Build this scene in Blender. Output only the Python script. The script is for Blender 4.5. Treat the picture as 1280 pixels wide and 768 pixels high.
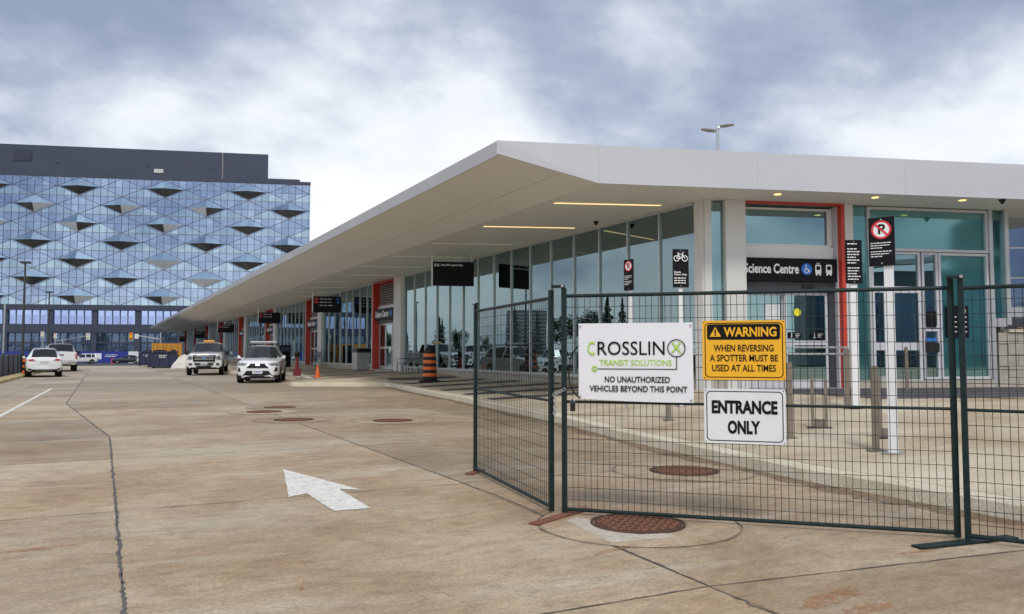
import bpy, bmesh, math, random
from mathutils import Vector, Matrix
from mathutils.bvhtree import BVHTree
R = math.radians
rnd = random.Random(7)
for o in list(bpy.data.objects): bpy.data.objects.remove(o)
S = bpy.context.scene
col = S.collection

# ------------------------------------------------------------------ camera
FPX, CAMH = 1000.0, 1.38
PITCH = math.atan(56 / FPX)
YAW = math.atan(510 / FPX * math.cos(PITCH))
cd = bpy.data.cameras.new('camera'); cam = bpy.data.objects.new('camera', cd); col.objects.link(cam)
cd.sensor_width = 36; cd.lens = 36 * FPX / 1280; cd.clip_end = 5000; cd.clip_start = .05
cam.location = (0, 0, CAMH); cam.rotation_euler = (R(90) + PITCH, 0, -YAW)
S.camera = cam
# ------------------------------------------------------------------ sky
W = bpy.data.worlds.new('World'); S.world = W; W.use_nodes = True
nt = W.node_tree; nt.nodes.clear()
def N(nt, typ, **kw):
    n = nt.nodes.new(typ)
    for k, v in kw.items():
        if k == 'inp':
            for a, b in v.items(): n.inputs[a].default_value = b
        else: setattr(n, k, v)
    return n
def LK(nt, a, b): nt.links.new(a, b)
def MATH(nt, op, a, b=None, clamp=False):
    n = N(nt, 'ShaderNodeMath', operation=op, use_clamp=clamp)
    for i, v in enumerate((a, b)):
        if v is None: continue
        if isinstance(v, (int, float)): n.inputs[i].default_value = v
        else: LK(nt, v, n.inputs[i])
    return n.outputs[0]
def RAMP(nt, fac, stops):
    n = N(nt, 'ShaderNodeValToRGB'); e = n.color_ramp.elements
    while len(e) < len(stops): e.new(.5)
    for i, (p, c) in enumerate(stops):
        e[i].position = p; e[i].color = (*c, 1) if len(c) == 3 else c
    LK(nt, fac, n.inputs[0]); return n.outputs[0]
def MIX(nt, fac, a, b, mode='MIX'):
    n = N(nt, 'ShaderNodeMix', data_type='RGBA', blend_type=mode)
    for s, v in (('Factor', fac), ('A', a), ('B', b)):
        i = [q for q in n.inputs if q.name == s and (q.type == ('VALUE' if s == 'Factor' else 'RGBA'))][0]
        if isinstance(v, (int, float)): i.default_value = v
        elif isinstance(v, tuple): i.default_value = (*v, 1)
        else: LK(nt, v, i)
    return [q for q in n.outputs if q.type == 'RGBA'][0]
SUN_EL, SUN_HEAD = R(52), R(205)          # heading clockwise from +Y: behind the camera
SKX, SKY_ = 7.3, 2.2
tc = N(nt, 'ShaderNodeTexCoord'); sp = N(nt, 'ShaderNodeSeparateXYZ'); LK(nt, tc.outputs['Generated'], sp.inputs[0])
zc = MATH(nt, 'ADD', MATH(nt, 'MAXIMUM', sp.outputs[2], 0.0), .45)
cv = N(nt, 'ShaderNodeCombineXYZ')
LK(nt, MATH(nt, 'DIVIDE', sp.outputs[0], zc), cv.inputs[0]); LK(nt, MATH(nt, 'DIVIDE', sp.outputs[1], zc), cv.inputs[1])
mp = N(nt, 'ShaderNodeMapping', inp={'Location': (SKX, SKY_, 0), 'Rotation': (0, 0, R(27)), 'Scale': (1, 1.15, 1)}); LK(nt, cv.outputs[0], mp.inputs[0])
n1 = N(nt, 'ShaderNodeTexNoise', inp={'Scale': 3.1, 'Detail': 12, 'Roughness': .57, 'Distortion': .12}); LK(nt, mp.outputs[0], n1.inputs['Vector'])
n2 = N(nt, 'ShaderNodeTexNoise', inp={'Scale': 1.35, 'Detail': 3, 'Roughness': .5}); LK(nt, mp.outputs[0], n2.inputs['Vector'])
cl = MATH(nt, 'ADD', MATH(nt, 'MULTIPLY', n1.outputs[0], .42), MATH(nt, 'MULTIPLY', n2.outputs[0], .58))
# lower sky brighter than the cloud base overhead, all round
low = MATH(nt, 'SUBTRACT', .105, MATH(nt, 'MULTIPLY', sp.outputs[2], .36))
cl = MATH(nt, 'ADD', cl, MATH(nt, 'MAXIMUM', low, -.03))
cloud = RAMP(nt, cl, [(.38, (.225, .265, .36)), (.445, (.325, .37, .465)), (.495, (.48, .52, .59)), (.545, (.65, .675, .71)), (.63, (.77, .785, .80))])
sky = N(nt, 'ShaderNodeTexSky', sky_type='NISHITA', sun_disc=False, sun_elevation=SUN_EL, sun_rotation=SUN_HEAD)
skc = MIX(nt, .92, MIX(nt, 1.0, sky.outputs[0], (.1, .1, .1), 'MULTIPLY'), cloud)
bg = N(nt, 'ShaderNodeBackground', inp={'Strength': 1.0}); LK(nt, skc, bg.inputs[0])
wo = N(nt, 'ShaderNodeOutputWorld'); LK(nt, bg.outputs[0], wo.inputs[0])
# ------------------------------------------------------------------ sun (overcast)
sd = bpy.data.lights.new('sun', 'SUN'); sun = bpy.data.objects.new('sun', sd); col.objects.link(sun)
sd.energy = 1.5; sd.angle = R(12); sd.color = (1, .95, .87)
sv = Vector((math.sin(SUN_HEAD) * math.cos(SUN_EL), math.cos(SUN_HEAD) * math.cos(SUN_EL), math.sin(SUN_EL)))
sun.rotation_euler = sv.to_track_quat('Z', 'Y').to_euler(); sun.location = sv * 60
S.view_settings.view_transform = 'Standard'; S.view_settings.look = 'None'
S.view_settings.exposure = 0.5; S.view_settings.gamma = 1; S.view_settings.use_curve_mapping = False
S.render.engine = 'CYCLES'
S.cycles.max_bounces = 8; S.cycles.transparent_max_bounces = 12; S.cycles.glossy_bounces = 4; S.cycles.diffuse_bounces = 4

# ------------------------------------------------------------------ pixel helpers (photo pixels, 1280 x 768)
_f0 = Vector((math.sin(YAW), math.cos(YAW), 0)); _r = Vector((math.cos(YAW), -math.sin(YAW), 0)); _z = Vector((0, 0, 1))
_f = _f0 * math.cos(PITCH) + _z * math.sin(PITCH); _u = -_f0 * math.sin(PITCH) + _z * math.cos(PITCH)
CAM = Vector((0, 0, CAMH))
def ray(x, y): return _f + _r * ((x - 640) / FPX) + _u * ((384 - y) / FPX)
def atz(x, y, z=0.0): d = ray(x, y); return CAM + d * ((z - CAMH) / d.z)
def atx(x, y, X): d = ray(x, y); return CAM + d * (X / d.x)
def atd(x, y, D): return CAM + ray(x, y) * D
def atpl(x, y, p, dv):
    n = Vector((dv[1], -dv[0], 0)); d = ray(x, y); return CAM + d * (n.dot(Vector(p) - CAM) / n.dot(d))

# ------------------------------------------------------------------ materials
def pmat(name, c1, c2=None, scale=6, rough=.6, metal=0., bump=0., detail=6, stretch=(1, 1, 1), emit=0, coord='Object', spec=.5, fine=None, coat=0.):
    m = bpy.data.materials.new(name); m.use_nodes = True; t = m.node_tree; b = t.nodes['Principled BSDF']
    b.inputs['Roughness'].default_value = rough; b.inputs['Metallic'].default_value = metal
    b.inputs['Specular IOR Level'].default_value = spec
    if coat: b.inputs['Coat Weight'].default_value = coat; b.inputs['Coat Roughness'].default_value = .06
    c2 = c2 or tuple(min(1, v * .86) for v in c1)
    tcn = N(t, 'ShaderNodeTexCoord'); mpn = N(t, 'ShaderNodeMapping', inp={'Scale': stretch})
    LK(t, tcn.outputs[coord], mpn.inputs[0])
    nz = N(t, 'ShaderNodeTexNoise', inp={'Scale': scale, 'Detail': detail, 'Roughness': .6}); LK(t, mpn.outputs[0], nz.inputs['Vector'])
    c = RAMP(t, nz.outputs[0], [(.32, c1), (.68, c2)])
    if fine:
        nf = N(t, 'ShaderNodeTexNoise', inp={'Scale': fine, 'Detail': 2}); LK(t, mpn.outputs[0], nf.inputs['Vector'])
        c = MIX(t, 1.0, c, RAMP(t, nf.outputs[0], [(.3, (.80, .80, .80)), (.7, (1.12, 1.12, 1.12))]), 'MULTIPLY')
    LK(t, c, b.inputs['Base Color'])
    if emit: LK(t, c, b.inputs['Emission Color']); b.inputs['Emission Strength'].default_value = emit
    if bump:
        bp = N(t, 'ShaderNodeBump', inp={'Strength': bump, 'Distance': .02}); LK(t, nz.outputs[0], bp.inputs['Height']); LK(t, bp.outputs[0], b.inputs['Normal'])
    rr = N(t, 'ShaderNodeMapRange', inp={'From Min': .3, 'From Max': .7, 'To Min': max(.02, rough * .85), 'To Max': min(1, rough * 1.15)})
    LK(t, nz.outputs[0], rr.inputs[0]); LK(t, rr.outputs[0], b.inputs['Roughness'])
    return m
def road_mat(name, greyish=0.):
    m = bpy.data.materials.new(name); m.use_nodes = True; t = m.node_tree; b = t.nodes['Principled BSDF']
    g = N(t, 'ShaderNodeNewGeometry'); oi = N(t, 'ShaderNodeObjectInfo')
    def nz(scale, st, detail=7, rough=.6, dist=0.):
        mpn = N(t, 'ShaderNodeMapping', inp={'Scale': st}); LK(t, g.outputs['Position'], mpn.inputs[0])
        n = N(t, 'ShaderNodeTexNoise', inp={'Scale': scale, 'Detail': detail, 'Roughness': rough, 'Distortion': dist}); LK(t, mpn.outputs[0], n.inputs['Vector']); return n.outputs[0]
    base = RAMP(t, nz(.6, (1, 1, 1), 12, .68, .5), [(.30, (.33, .24, .165)), (.44, (.43, .335, .245)), (.55, (.50, .415, .32)), (.70, (.58, .52, .44))])
    # long stains lying across the carriageway, with ragged edges
    st = RAMP(t, nz(1.0, (.18, .8, 1), 12, .68, .7), [(.46, (0, 0, 0)), (.55, (.6, .6, .6)), (.66, (1, 1, 1))])
    base = MIX(t, MATH(t, 'MULTIPLY', st, .42), base, (.34, .225, .125))
    gy = RAMP(t, nz(.7, (.25, .95, 1), 12, .68, .5), [(.52, (0, 0, 0)), (.62, (1, 1, 1))])
    base = MIX(t, MATH(t, 'MULTIPLY', gy, .6), base, (.57, .555, .51))
    dk = RAMP(t, nz(.33, (1, 1, 1), 12, .7, .8), [(.56, (0, 0, 0)), (.63, (1, 1, 1))])
    base = MIX(t, MATH(t, 'MULTIPLY', dk, .4), base, (.25, .20, .155))
    rs = RAMP(t, nz(.9, (1, 1, 1), 12, .72, 1.2), [(.64, (0, 0, 0)), (.74, (1, 1, 1))])
    base = MIX(t, MATH(t, 'MULTIPLY', rs, .55), base, (.45, .21, .085))
    # farther slabs are the cleaner, greyer part of the road
    sx = N(t, 'ShaderNodeSeparateXYZ'); LK(t, g.outputs['Position'], sx.inputs[0])
    far = N(t, 'ShaderNodeMapRange', inp={'From Min': 14., 'From Max': 50., 'To Min': 0., 'To Max': .6}); LK(t, sx.outputs[1], far.inputs[0])
    base = MIX(t, far.outputs[0], base, (.47, .45, .42))
    fine = nz(38, (1, 1, 1), 6, .8); base = MIX(t, 1.0, base, RAMP(t, fine, [(.30, (.55, .54, .53)), (.5, (1, 1, 1)), (.72, (1.32, 1.31, 1.28))]), 'MULTIPLY')
    mid = nz(7, (.6, 1.2, 1), 10, .75, .4); base = MIX(t, 1.0, base, RAMP(t, mid, [(.34, (.74, .72, .69)), (.5, (1, 1, 1)), (.68, (1.2, 1.2, 1.19))]), 'MULTIPLY')
    spot = nz(3.2, (1, 1, 1), 8, .8, .2); base = MIX(t, MATH(t, 'MULTIPLY', RAMP(t, spot, [(.66, (0, 0, 0)), (.70, (1, 1, 1))]), .55), base, (.16, .125, .10))
    vo = N(t, 'ShaderNodeTexVoronoi', inp={'Scale': 26.}); LK(t, g.outputs['Position'], vo.inputs['Vector'])
    spk = RAMP(t, vo.outputs['Distance'], [(.07, (.45, .43, .41)), (.13, (1, 1, 1))]); base = MIX(t, .75, base, spk, 'MULTIPLY')
    tint = RAMP(t, oi.outputs['Random'], [(0, (.61, .565, .485)), (1, (.94, .88, .77))]); base = MIX(t, 1.0, base, tint, 'MULTIPLY')
    LK(t, base, b.inputs['Base Color'])
    rr = N(t, 'ShaderNodeMapRange', inp={'From Min': .3, 'From Max': .7, 'To Min': .5, 'To Max': .85}); LK(t, nz(.55, (1, 1, 1)), rr.inputs[0]); LK(t, rr.outputs[0], b.inputs['Roughness'])
    bp = N(t, 'ShaderNodeBump', inp={'Strength': .35, 'Distance': .01}); LK(t, fine, bp.inputs['Height']); LK(t, bp.outputs[0], b.inputs['Normal'])
    return m
def glass_mat(name, tint, refl, rough=.0, gcol=(.85, .95, 1)):
    m = bpy.data.materials.new(name); m.use_nodes = True; t = m.node_tree; t.nodes.clear()
    o = N(t, 'ShaderNodeOutputMaterial'); tr = N(t, 'ShaderNodeBsdfTransparent', inp={'Color': (*tint, 1)})
    gl = N(t, 'ShaderNodeBsdfGlossy', inp={'Color': (*gcol, 1), 'Roughness': rough}); mx = N(t, 'ShaderNodeMixShader')
    lw = N(t, 'ShaderNodeFresnel', inp={'IOR': 1.5}); f = MATH(t, 'ADD', MATH(t, 'MULTIPLY', lw.outputs[0], .9), refl, True)
    tcn = N(t, 'ShaderNodeNewGeometry'); nz = N(t, 'ShaderNodeTexNoise', inp={'Scale': .5, 'Detail': 1}); LK(t, tcn.outputs['Position'], nz.inputs['Vector'])
    bp = N(t, 'ShaderNodeBump', inp={'Strength': .05, 'Distance': .05}); LK(t, nz.outputs[0], bp.inputs['Height']); LK(t, bp.outputs[0], gl.inputs['Normal'])
    LK(t, f, mx.inputs[0]); LK(t, tr.outputs[0], mx.inputs[1]); LK(t, gl.outputs[0], mx.inputs[2]); LK(t, mx.outputs[0], o.inputs[0])
    return m
M = {}
M['road'] = road_mat('road_concrete')
M['roadbase'] = pmat('road_base', (.05, .045, .04), rough=.9)
M['asphalt'] = pmat('asphalt', (.07, .07, .072), (.05, .05, .05), 2, .9, fine=60)
M['ground'] = pmat('ground_earth', (.12, .12, .10), (.08, .09, .06), .05, .95, coord='Object')
M['pave'] = pmat('pavement_concrete', (.62, .55, .42), (.34, .25, .155), .7, .8, bump=.1, fine=45, coord='Object', stretch=(.5, 1, 1))
M['kerb'] = pmat('kerb_concrete', (.66, .61, .49), (.52, .45, .33), 1.6, .8, bump=.15, fine=40)
M['darkpave'] = pmat('dark_paver', (.085, .08, .095), (.06, .058, .07), 3, .75, fine=40)
M['tar'] = pmat('tar_sealant', (.055, .055, .06), (.13, .12, .11), 14, .7)
M['paint'] = pmat('road_paint', (.80, .79, .74), (.62, .60, .54), 7, .7, fine=50)
M['collar'] = pmat('collar_concrete', (.55, .50, .42), (.42, .36, .29), 3, .8, fine=40)
M['rust'] = pmat('rusty_iron', (.10, .045, .03), (.06, .03, .022), 18, .85, .1, .3)
M['rustlug'] = pmat('rusty_lug', (.25, .11, .06), (.15, .065, .04), 20, .8, .1, .2)
M['rustplate'] = pmat('rusty_plate', (.25, .09, .05), (.15, .06, .04), 12, .8, .1, .2)
M['dirt'] = pmat('gutter_grit', (.17, .115, .07), (.27, .19, .12), 7, .95, fine=60)
M['stain'] = pmat('rust_stain', (.42, .15, .045), (.40, .19, .07), 9, .85)
M['white'] = pmat('white_cladding', (.76, .77, .79), (.72, .73, .75), .8, .35)
M['fascia'] = pmat('fascia_metal', (.57, .585, .63), (.53, .545, .59), .35, .42, .1)
M['soffit'] = pmat('soffit_panel', (.77, .765, .74), (.73, .725, .70), .25, .5)
M['alu'] = pmat('aluminium', (.62, .64, .66), (.55, .57, .59), 3, .35, .6)
M['framegrey'] = pmat('frame_grey', (.58, .58, .63), (.52, .52, .57), 2, .45)
M['column'] = pmat('column_cladding', (.66, .66, .65), (.60, .60, .59), .9, .5)
M['block'] = pmat('concrete_block', (.42, .40, .35), (.33, .31, .27), 3, .85, bump=.15, fine=30)
M['red'] = pmat('red_paint', (.60, .055, .03), (.52, .045, .026), 2, .4)
M['black'] = pmat('black_panel', (.006, .006, .009), (.010, .010, .014), 4, .5, spec=.15)
M['blackp'] = pmat('black_plastic', (.010, .010, .010), (.02, .02, .02), 8, .55, spec=.3)
M['darkgrey'] = pmat('dark_grey_metal', (.06, .065, .075), (.045, .05, .06), 3, .5, .3)
M['louvre'] = pmat('louvre_metal', (.36, .34, .32), (.30, .28, .27), 3, .5, .3)
M['green'] = pmat('green_fence_paint', (.005, .015, .017), (.012, .028, .028), 22, .5, 0, spec=.25)
M['wire'] = pmat('fence_wire', (.010, .016, .016), (.02, .028, .028), 14, .6, .1)
M['steel'] = pmat('galvanised_steel', (.52, .53, .54), (.42, .43, .44), 7, .4, .7)
M['bronze'] = pmat('weathered_post', (.27, .23, .18), (.20, .17, .14), 6, .5, .4)
M['signwhite'] = pmat('sign_white', (.74, .77, .80), (.66, .69, .73), 3, .5)
M['bannerw'] = pmat('banner_vinyl', (.78, .79, .84), (.72, .73, .79), 3, .5, bump=.05)
M['signyel'] = pmat('sign_yellow', (.85, .45, .012), (.80, .41, .012), 2, .4)
M['ink'] = pmat('black_ink', (.006, .006, .007), (.01, .01, .01), 4, .6, spec=.15)
M['lime'] = pmat('lime_ink', (.42, .68, .06), (.38, .62, .06), 4, .5)
M['inkw'] = pmat('white_ink', (.85, .85, .85), (.8, .8, .8), 4, .5)
M['inkgrey'] = pmat('grey_ink', (.55, .56, .58), None, 4, .5)
M['signred'] = pmat('sign_red', (.70, .03, .04), None, 4, .45)
M['signblue'] = pmat('sign_blue', (.02, .18, .68), None, 4, .45)
M['stickery'] = pmat('sticker_yellow', (.85, .75, .03), None, 4, .45)
M['carwhite'] = pmat('car_white', (.80, .81, .83), (.77, .78, .80), 1, .22, coat=.8)
M['carblack'] = pmat('car_black', (.012, .016, .025), (.016, .02, .03), 1, .2, coat=.8)
M['cargrey'] = pmat('car_grey', (.20, .21, .22), None, 1, .25, .3, coat=.8)
M['plateblue'] = pmat('plate_blue', (.16, .24, .42), None, 4, .5)
M['carglass'] = pmat('car_glass', (.012, .015, .018), (.02, .024, .028), 1, .04, spec=.55)
M['tyre'] = pmat('tyre_rubber', (.010, .010, .011), (.02, .02, .02), 12, .85, spec=.2)
M['rim'] = pmat('alloy_rim', (.35, .36, .37), None, 4, .3, .8)
M['chrome'] = pmat('chrome', (.70, .71, .73), None, 3, .18, .95)
M['lamp'] = pmat('lamp_lens', (.14, .16, .18), (.34, .37, .40), 14, .12, .4)
M['tail'] = pmat('tail_lens', (.42, .02, .02), (.3, .01, .015), 8, .15)
M['amber'] = pmat('amber_lens', (.85, .34, .03), None, 6, .3)
M['orange'] = pmat('orange_plastic', (.80, .16, .02), (.72, .13, .02), 6, .5)
M['navy'] = pmat('navy_paint', (.018, .025, .075), (.03, .035, .08), 2, .55, bump=.1)
M['container'] = pmat('container_orange', (.60, .29, .035), (.48, .22, .03), 1.2, .6)
M['tarp'] = pmat('white_tarp', (.68, .66, .62), (.55, .52, .48), 2, .7, bump=.3)
M['hoardblue'] = pmat('hoarding_blue', (.015, .03, .30), (.02, .04, .24), .4, .5)
M['darkfence'] = pmat('dark_fence', (.17, .19, .22), (.13, .145, .17), 2, .6)
M['yelkerb'] = pmat('yellow_kerb', (.50, .40, .17), (.40, .33, .18), 2, .8, fine=20)
M['maroon'] = pmat('maroon_paint', (.20, .02, .03), None, 4, .5)
M['strip'] = pmat('light_strip', (1, .74, .36), (1, .70, .34), 2, .4, emit=.75)
M['stripw'] = pmat('light_strip_pale', (.80, .74, .62), None, 2, .4, emit=.08)
M['spot'] = pmat('downlight', (1, .70, .25), None, 2, .4, emit=1.2)
M['interior'] = pmat('interior_wall', (.42, .48, .47), (.32, .37, .37), .3, .7)
M['intfloor'] = pmat('interior_floor', (.28, .28, .27), None, 1, .4)
M['innerlamp'] = pmat('inner_lamp', (1, .95, .85), None, 2, .4, emit=9)
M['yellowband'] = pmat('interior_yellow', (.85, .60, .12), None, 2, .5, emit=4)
M['glass'] = glass_mat('station_glass', (.52, .76, .74), .30, gcol=(.60, .78, .82))
M['glassteal'] = glass_mat('frosted_teal_glass', (.75, .95, .95), .08, .05, gcol=(.7, .9, .92))
M['teal'] = pmat('teal_backing', (.36, .46, .455), (.29, .39, .39), .8, .5)
def mirror(name, c, rough=.04, metal=.92):
    m = pmat(name, c, tuple(v * .86 for v in c), .09, rough, metal, coord='Object'); t = m.node_tree; b = t.nodes['Principled BSDF']
    g = N(t, 'ShaderNodeNewGeometry'); oi = N(t, 'ShaderNodeObjectInfo'); lk = b.inputs['Base Color'].links[0].from_socket
    LK(t, MIX(t, 1.0, lk, RAMP(t, oi.outputs['Random'], [(0, (.88, .89, .92)), (1, (1.06, 1.05, 1.03))]), 'MULTIPLY'), b.inputs['Base Color'])
    tcn = N(t, 'ShaderNodeTexCoord'); sn = N(t, 'ShaderNodeVectorMath', operation='SNAP'); ad = N(t, 'ShaderNodeVectorMath', operation='ADD'); ad.inputs[1].default_value = (.3, 100, .06)
    sn.inputs[1].default_value = (1.51, 500, 2.04); LK(t, tcn.outputs['Object'], ad.inputs[0]); LK(t, ad.outputs[0], sn.inputs[0]); wn = N(t, 'ShaderNodeTexWhiteNoise'); LK(t, sn.outputs[0], wn.inputs['Vector'])
    LK(t, MIX(t, 1.0, b.inputs['Base Color'].links[0].from_socket, RAMP(t, wn.outputs['Value'], [(0, (.80, .82, .86)), (.85, (1.03, 1.03, 1.03)), (1, (1.2, 1.18, 1.15))]), 'MULTIPLY'), b.inputs['Base Color'])
    nz = N(t, 'ShaderNodeTexNoise', inp={'Scale': .45, 'Detail': 2}); LK(t, g.outputs['Position'], nz.inputs['Vector'])
    bp = N(t, 'ShaderNodeBump', inp={'Strength': .14, 'Distance': .15}); LK(t, nz.outputs[0], bp.inputs['Height']); LK(t, bp.outputs[0], b.inputs['Normal'])
    return m
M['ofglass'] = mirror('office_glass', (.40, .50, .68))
M['ofglass_sky'] = mirror('office_glass_sky', (.46, .60, .71), .05); M['ofglass_sky_bright'] = mirror('office_glass_fold_sky', (.66, .86, .98), .05)  # brighter sky reflection of the upper facets is put into these tints
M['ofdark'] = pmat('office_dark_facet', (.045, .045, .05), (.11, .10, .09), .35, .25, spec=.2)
M['ofblind'] = pmat('office_blind', (.66, .66, .66), (.50, .50, .50), .6, .5)
M['ofwall'] = pmat('office_cladding', (.052, .062, .10), (.045, .054, .088), .08, .55, .2)
M['ofwall2'] = pmat('office_cladding_louvre', (.035, .042, .075), None, .3, .6, .2)
M['ofmull'] = pmat('office_mullion', (.09, .11, .17), None, .3, .5, .3)
M['ofline'] = pmat('office_spandrel', (.22, .21, .20), None, .3, .5, .3)
M['ofwin'] = mirror('office_window', (.42, .52, .84), .06)
M['oflow'] = mirror('office_low_window', (.10, .15, .24), .06, .8)
M['bark'] = pmat('bark', (.07, .05, .035), None, 8, .9, bump=.3)
M['leaf'] = pmat('leaf', (.05, .085, .025), (.03, .055, .02), 3, .7)
M['needle'] = pmat('needles', (.02, .045, .025), (.012, .03, .018), 3, .8)
M['tower'] = pmat('tower_concrete', (.16, .18, .21), (.12, .14, .17), .2, .7)
M['brick'] = pmat('brown_wall', (.20, .16, .13), None, .5, .8)

def soft(m, cov, c):
    t = m.node_tree; b = t.nodes['Principled BSDF']; tcn = N(t, 'ShaderNodeNewGeometry'); nz = N(t, 'ShaderNodeTexNoise', inp={'Scale': 16., 'Detail': 8, 'Roughness': .75}); LK(t, tcn.outputs['Position'], nz.inputs['Vector'])
    LK(t, MATH(t, 'MULTIPLY', RAMP(t, nz.outputs[0], [(cov, (0, 0, 0)), (cov + .22, (1, 1, 1))]), c), b.inputs['Alpha'])
soft(M['paint'], .24, 1.0); soft(M['stain'], .40, .55); soft(M['dirt'], .38, .85)
M['ghost'] = pmat('worn_paint', (.62, .58, .52), None, 7, .8); soft(M['ghost'], .42, .6)
# ------------------------------------------------------------------ mesh helpers
class MB:
    def __init__(s): s.v = []; s.f = []
    def add(s, vs, fs):
        b = len(s.v); s.v += [tuple(v) for v in vs]; s.f += [tuple(b + i for i in f) for f in fs]; return s
    def box(s, x0, x1, y0, y1, z0, z1, m=None):
        vs = [Vector((x, y, z)) for z in (z0, z1) for y in (y0, y1) for x in (x0, x1)]
        if m: vs = [m @ v for v in vs]
        return s.add(vs, [(0, 2, 3, 1), (4, 5, 7, 6), (0, 1, 5, 4), (2, 6, 7, 3), (0, 4, 6, 2), (1, 3, 7, 5)])
    def prism(s, pts, off):           # pts: planar loop; off: thickness vector
        n = len(pts); off = Vector(off); a = [Vector(p) for p in pts]; b = [p + off for p in a]
        return s.add(a + b, [tuple(range(n))[::-1], tuple(range(n, 2 * n))] + [(i, (i + 1) % n, n + (i + 1) % n, n + i) for i in range(n)])
    def tube(s, pts, r, n=8, cap=True):
        pts = [Vector(p) for p in pts]; rs = r if isinstance(r, (list, tuple)) else [r] * len(pts); vs = []; fs = []
        for i, p in enumerate(pts):
            t = (pts[min(i + 1, len(pts) - 1)] - pts[max(i - 1, 0)]).normalized()
            a = t.orthogonal().normalized() if abs(t.z) > .99 else t.cross(_z).normalized(); b = t.cross(a)
            vs += [p + (a * math.cos(2 * math.pi * k / n) + b * math.sin(2 * math.pi * k / n)) * rs[i] for k in range(n)]
        for i in range(len(pts) - 1):
            fs += [(i * n + k, i * n + (k + 1) % n, (i + 1) * n + (k + 1) % n, (i + 1) * n + k) for k in range(n)]
        if cap: fs += [tuple(range(n))[::-1], tuple(range((len(pts) - 1) * n, len(pts) * n))]
        return s.add(vs, fs)
    def lathe(s, prof, n=24, c=(0, 0, 0), close=True):   # prof: (r, z)
        vs = []; fs = []; c = Vector(c)
        for r, z in prof: vs += [c + Vector((r * math.cos(2 * math.pi * k / n), r * math.sin(2 * math.pi * k / n), z)) for k in range(n)]
        for i in range(len(prof) - 1): fs += [(i * n + k, i * n + (k + 1) % n, (i + 1) * n + (k + 1) % n, (i + 1) * n + k) for k in range(n)]
        if close: fs += [tuple(range(n))[::-1], tuple(range((len(prof) - 1) * n, len(prof) * n))]
        return s.add(vs, fs)
    def mesh(s, name, mat, smooth=False):
        me = bpy.data.meshes.new(name); me.from_pydata(s.v, [], s.f)
        bm = bmesh.new(); bm.from_mesh(me); bmesh.ops.recalc_face_normals(bm, faces=bm.faces); bm.to_mesh(me); bm.free()
        me.materials.append(M[mat] if isinstance(mat, str) else mat)
        if smooth: me.polygons.foreach_set('use_smooth', [True] * len(me.polygons)); me.set_sharp_from_angle(angle=R(38))
        return me
    def build(s, name, mat, parent=None, loc=None, rz=0, smooth=False, bevel=0, seg=2):
        return put(name, s.mesh(name, mat, smooth), parent, loc, rz, bevel, seg)
def put(name, me, parent=None, loc=None, rz=0, bevel=0, seg=2):
    o = bpy.data.objects.new(name, me); col.objects.link(o)
    if loc is not None: o.location = loc
    o.rotation_euler.z = rz
    if parent: o.parent = parent
    if bevel:
        b = o.modifiers.new('bevel', 'BEVEL'); b.width = bevel; b.segments = seg; b.limit_method = 'ANGLE'; b.angle_limit = R(40)
    return o
def putw(name, me, parent, loc, rz=0, bevel=0):          # world placement under a parent
    o = put(name, me, parent, loc, rz, bevel); o.matrix_parent_inverse = wm(parent).inverted(); return o
def wm(q): return (wm(q.parent) @ q.matrix_parent_inverse if q.parent else Matrix()) @ q.matrix_basis
def tag(o, label=None, cat=None, group=None, kind=None):
    for k, v in (('label', label), ('category', cat), ('group', group), ('kind', kind)):
        if v: o[k] = v
    return o
def empty(name, loc=(0, 0, 0), rz=0, **kw):
    o = bpy.data.objects.new(name, None); col.objects.link(o); o.location = loc; o.rotation_euler.z = rz; o.empty_display_size = .2
    return tag(o, **kw)
def kids(o): return [c for c in bpy.data.objects if c.parent == o]
def copy_tree(o, parent=None, memo=None):
    memo = memo or {}
    if not memo:
        for c in bpy.data.objects:
            if c.parent: memo.setdefault(c.parent.name, []).append(c)
    c = o.copy(); col.objects.link(c); c.parent = parent
    for ch in memo.get(o.name, []): copy_tree(ch, c, memo)
    return c
_tc = {}
def text(body, size, mat, parent, loc, bold=0., align='CENTER', sx=1., ext=.001, name='lettering', width=None, height=None):
    """flat print facing local -Y, x to the right, z up"""
    key = (body, size, mat, bold, align, sx, width, height)
    if key not in _tc:
        cu = bpy.data.curves.new('t', 'FONT'); cu.body = body; cu.size = size; cu.offset = bold; cu.align_x = align; cu.align_y = 'CENTER'; cu.extrude = ext; cu.resolution_u = 3
        ob = bpy.data.objects.new('t', cu); col.objects.link(ob); bpy.context.view_layer.update()
        me = bpy.data.meshes.new_from_object(ob.evaluated_get(bpy.context.evaluated_depsgraph_get()))
        bpy.data.objects.remove(ob); bpy.data.curves.remove(cu)
        xs_ = [v.co.x for v in me.vertices]; ys_ = [v.co.y for v in me.vertices]
        kx = width / (max(xs_) - min(xs_)) if width else sx; ky = height / (max(ys_) - min(ys_)) if height else 1
        if height: me.transform(Matrix.Translation((0, -(max(ys_) + min(ys_)) / 2, 0)))
        if width: me.transform(Matrix.Translation((-min(xs_) if align == 'LEFT' else -(max(xs_) + min(xs_)) / 2, 0, 0)))
        me.transform(Matrix.Rotation(R(90), 4, 'X') @ Matrix.Diagonal((kx, ky, 1, 1))); me.materials.clear(); me.materials.append(M[mat]); _tc[key] = me
    o = put(name, _tc[key], parent, loc); return o
def rrect(w, h, r, n=5, cx=0, cz=0, y=0):
    p = []
    for qx, qz, a0 in ((1, 1, 0), (-1, 1, 90), (-1, -1, 180), (1, -1, 270)):
        for k in range(n + 1):
            a = R(a0 + 90 * k / n); p.append((cx + qx * (w / 2 - r) + r * math.cos(a), y, cz + qz * (h / 2 - r) + r * math.sin(a)))
    return p
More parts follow.
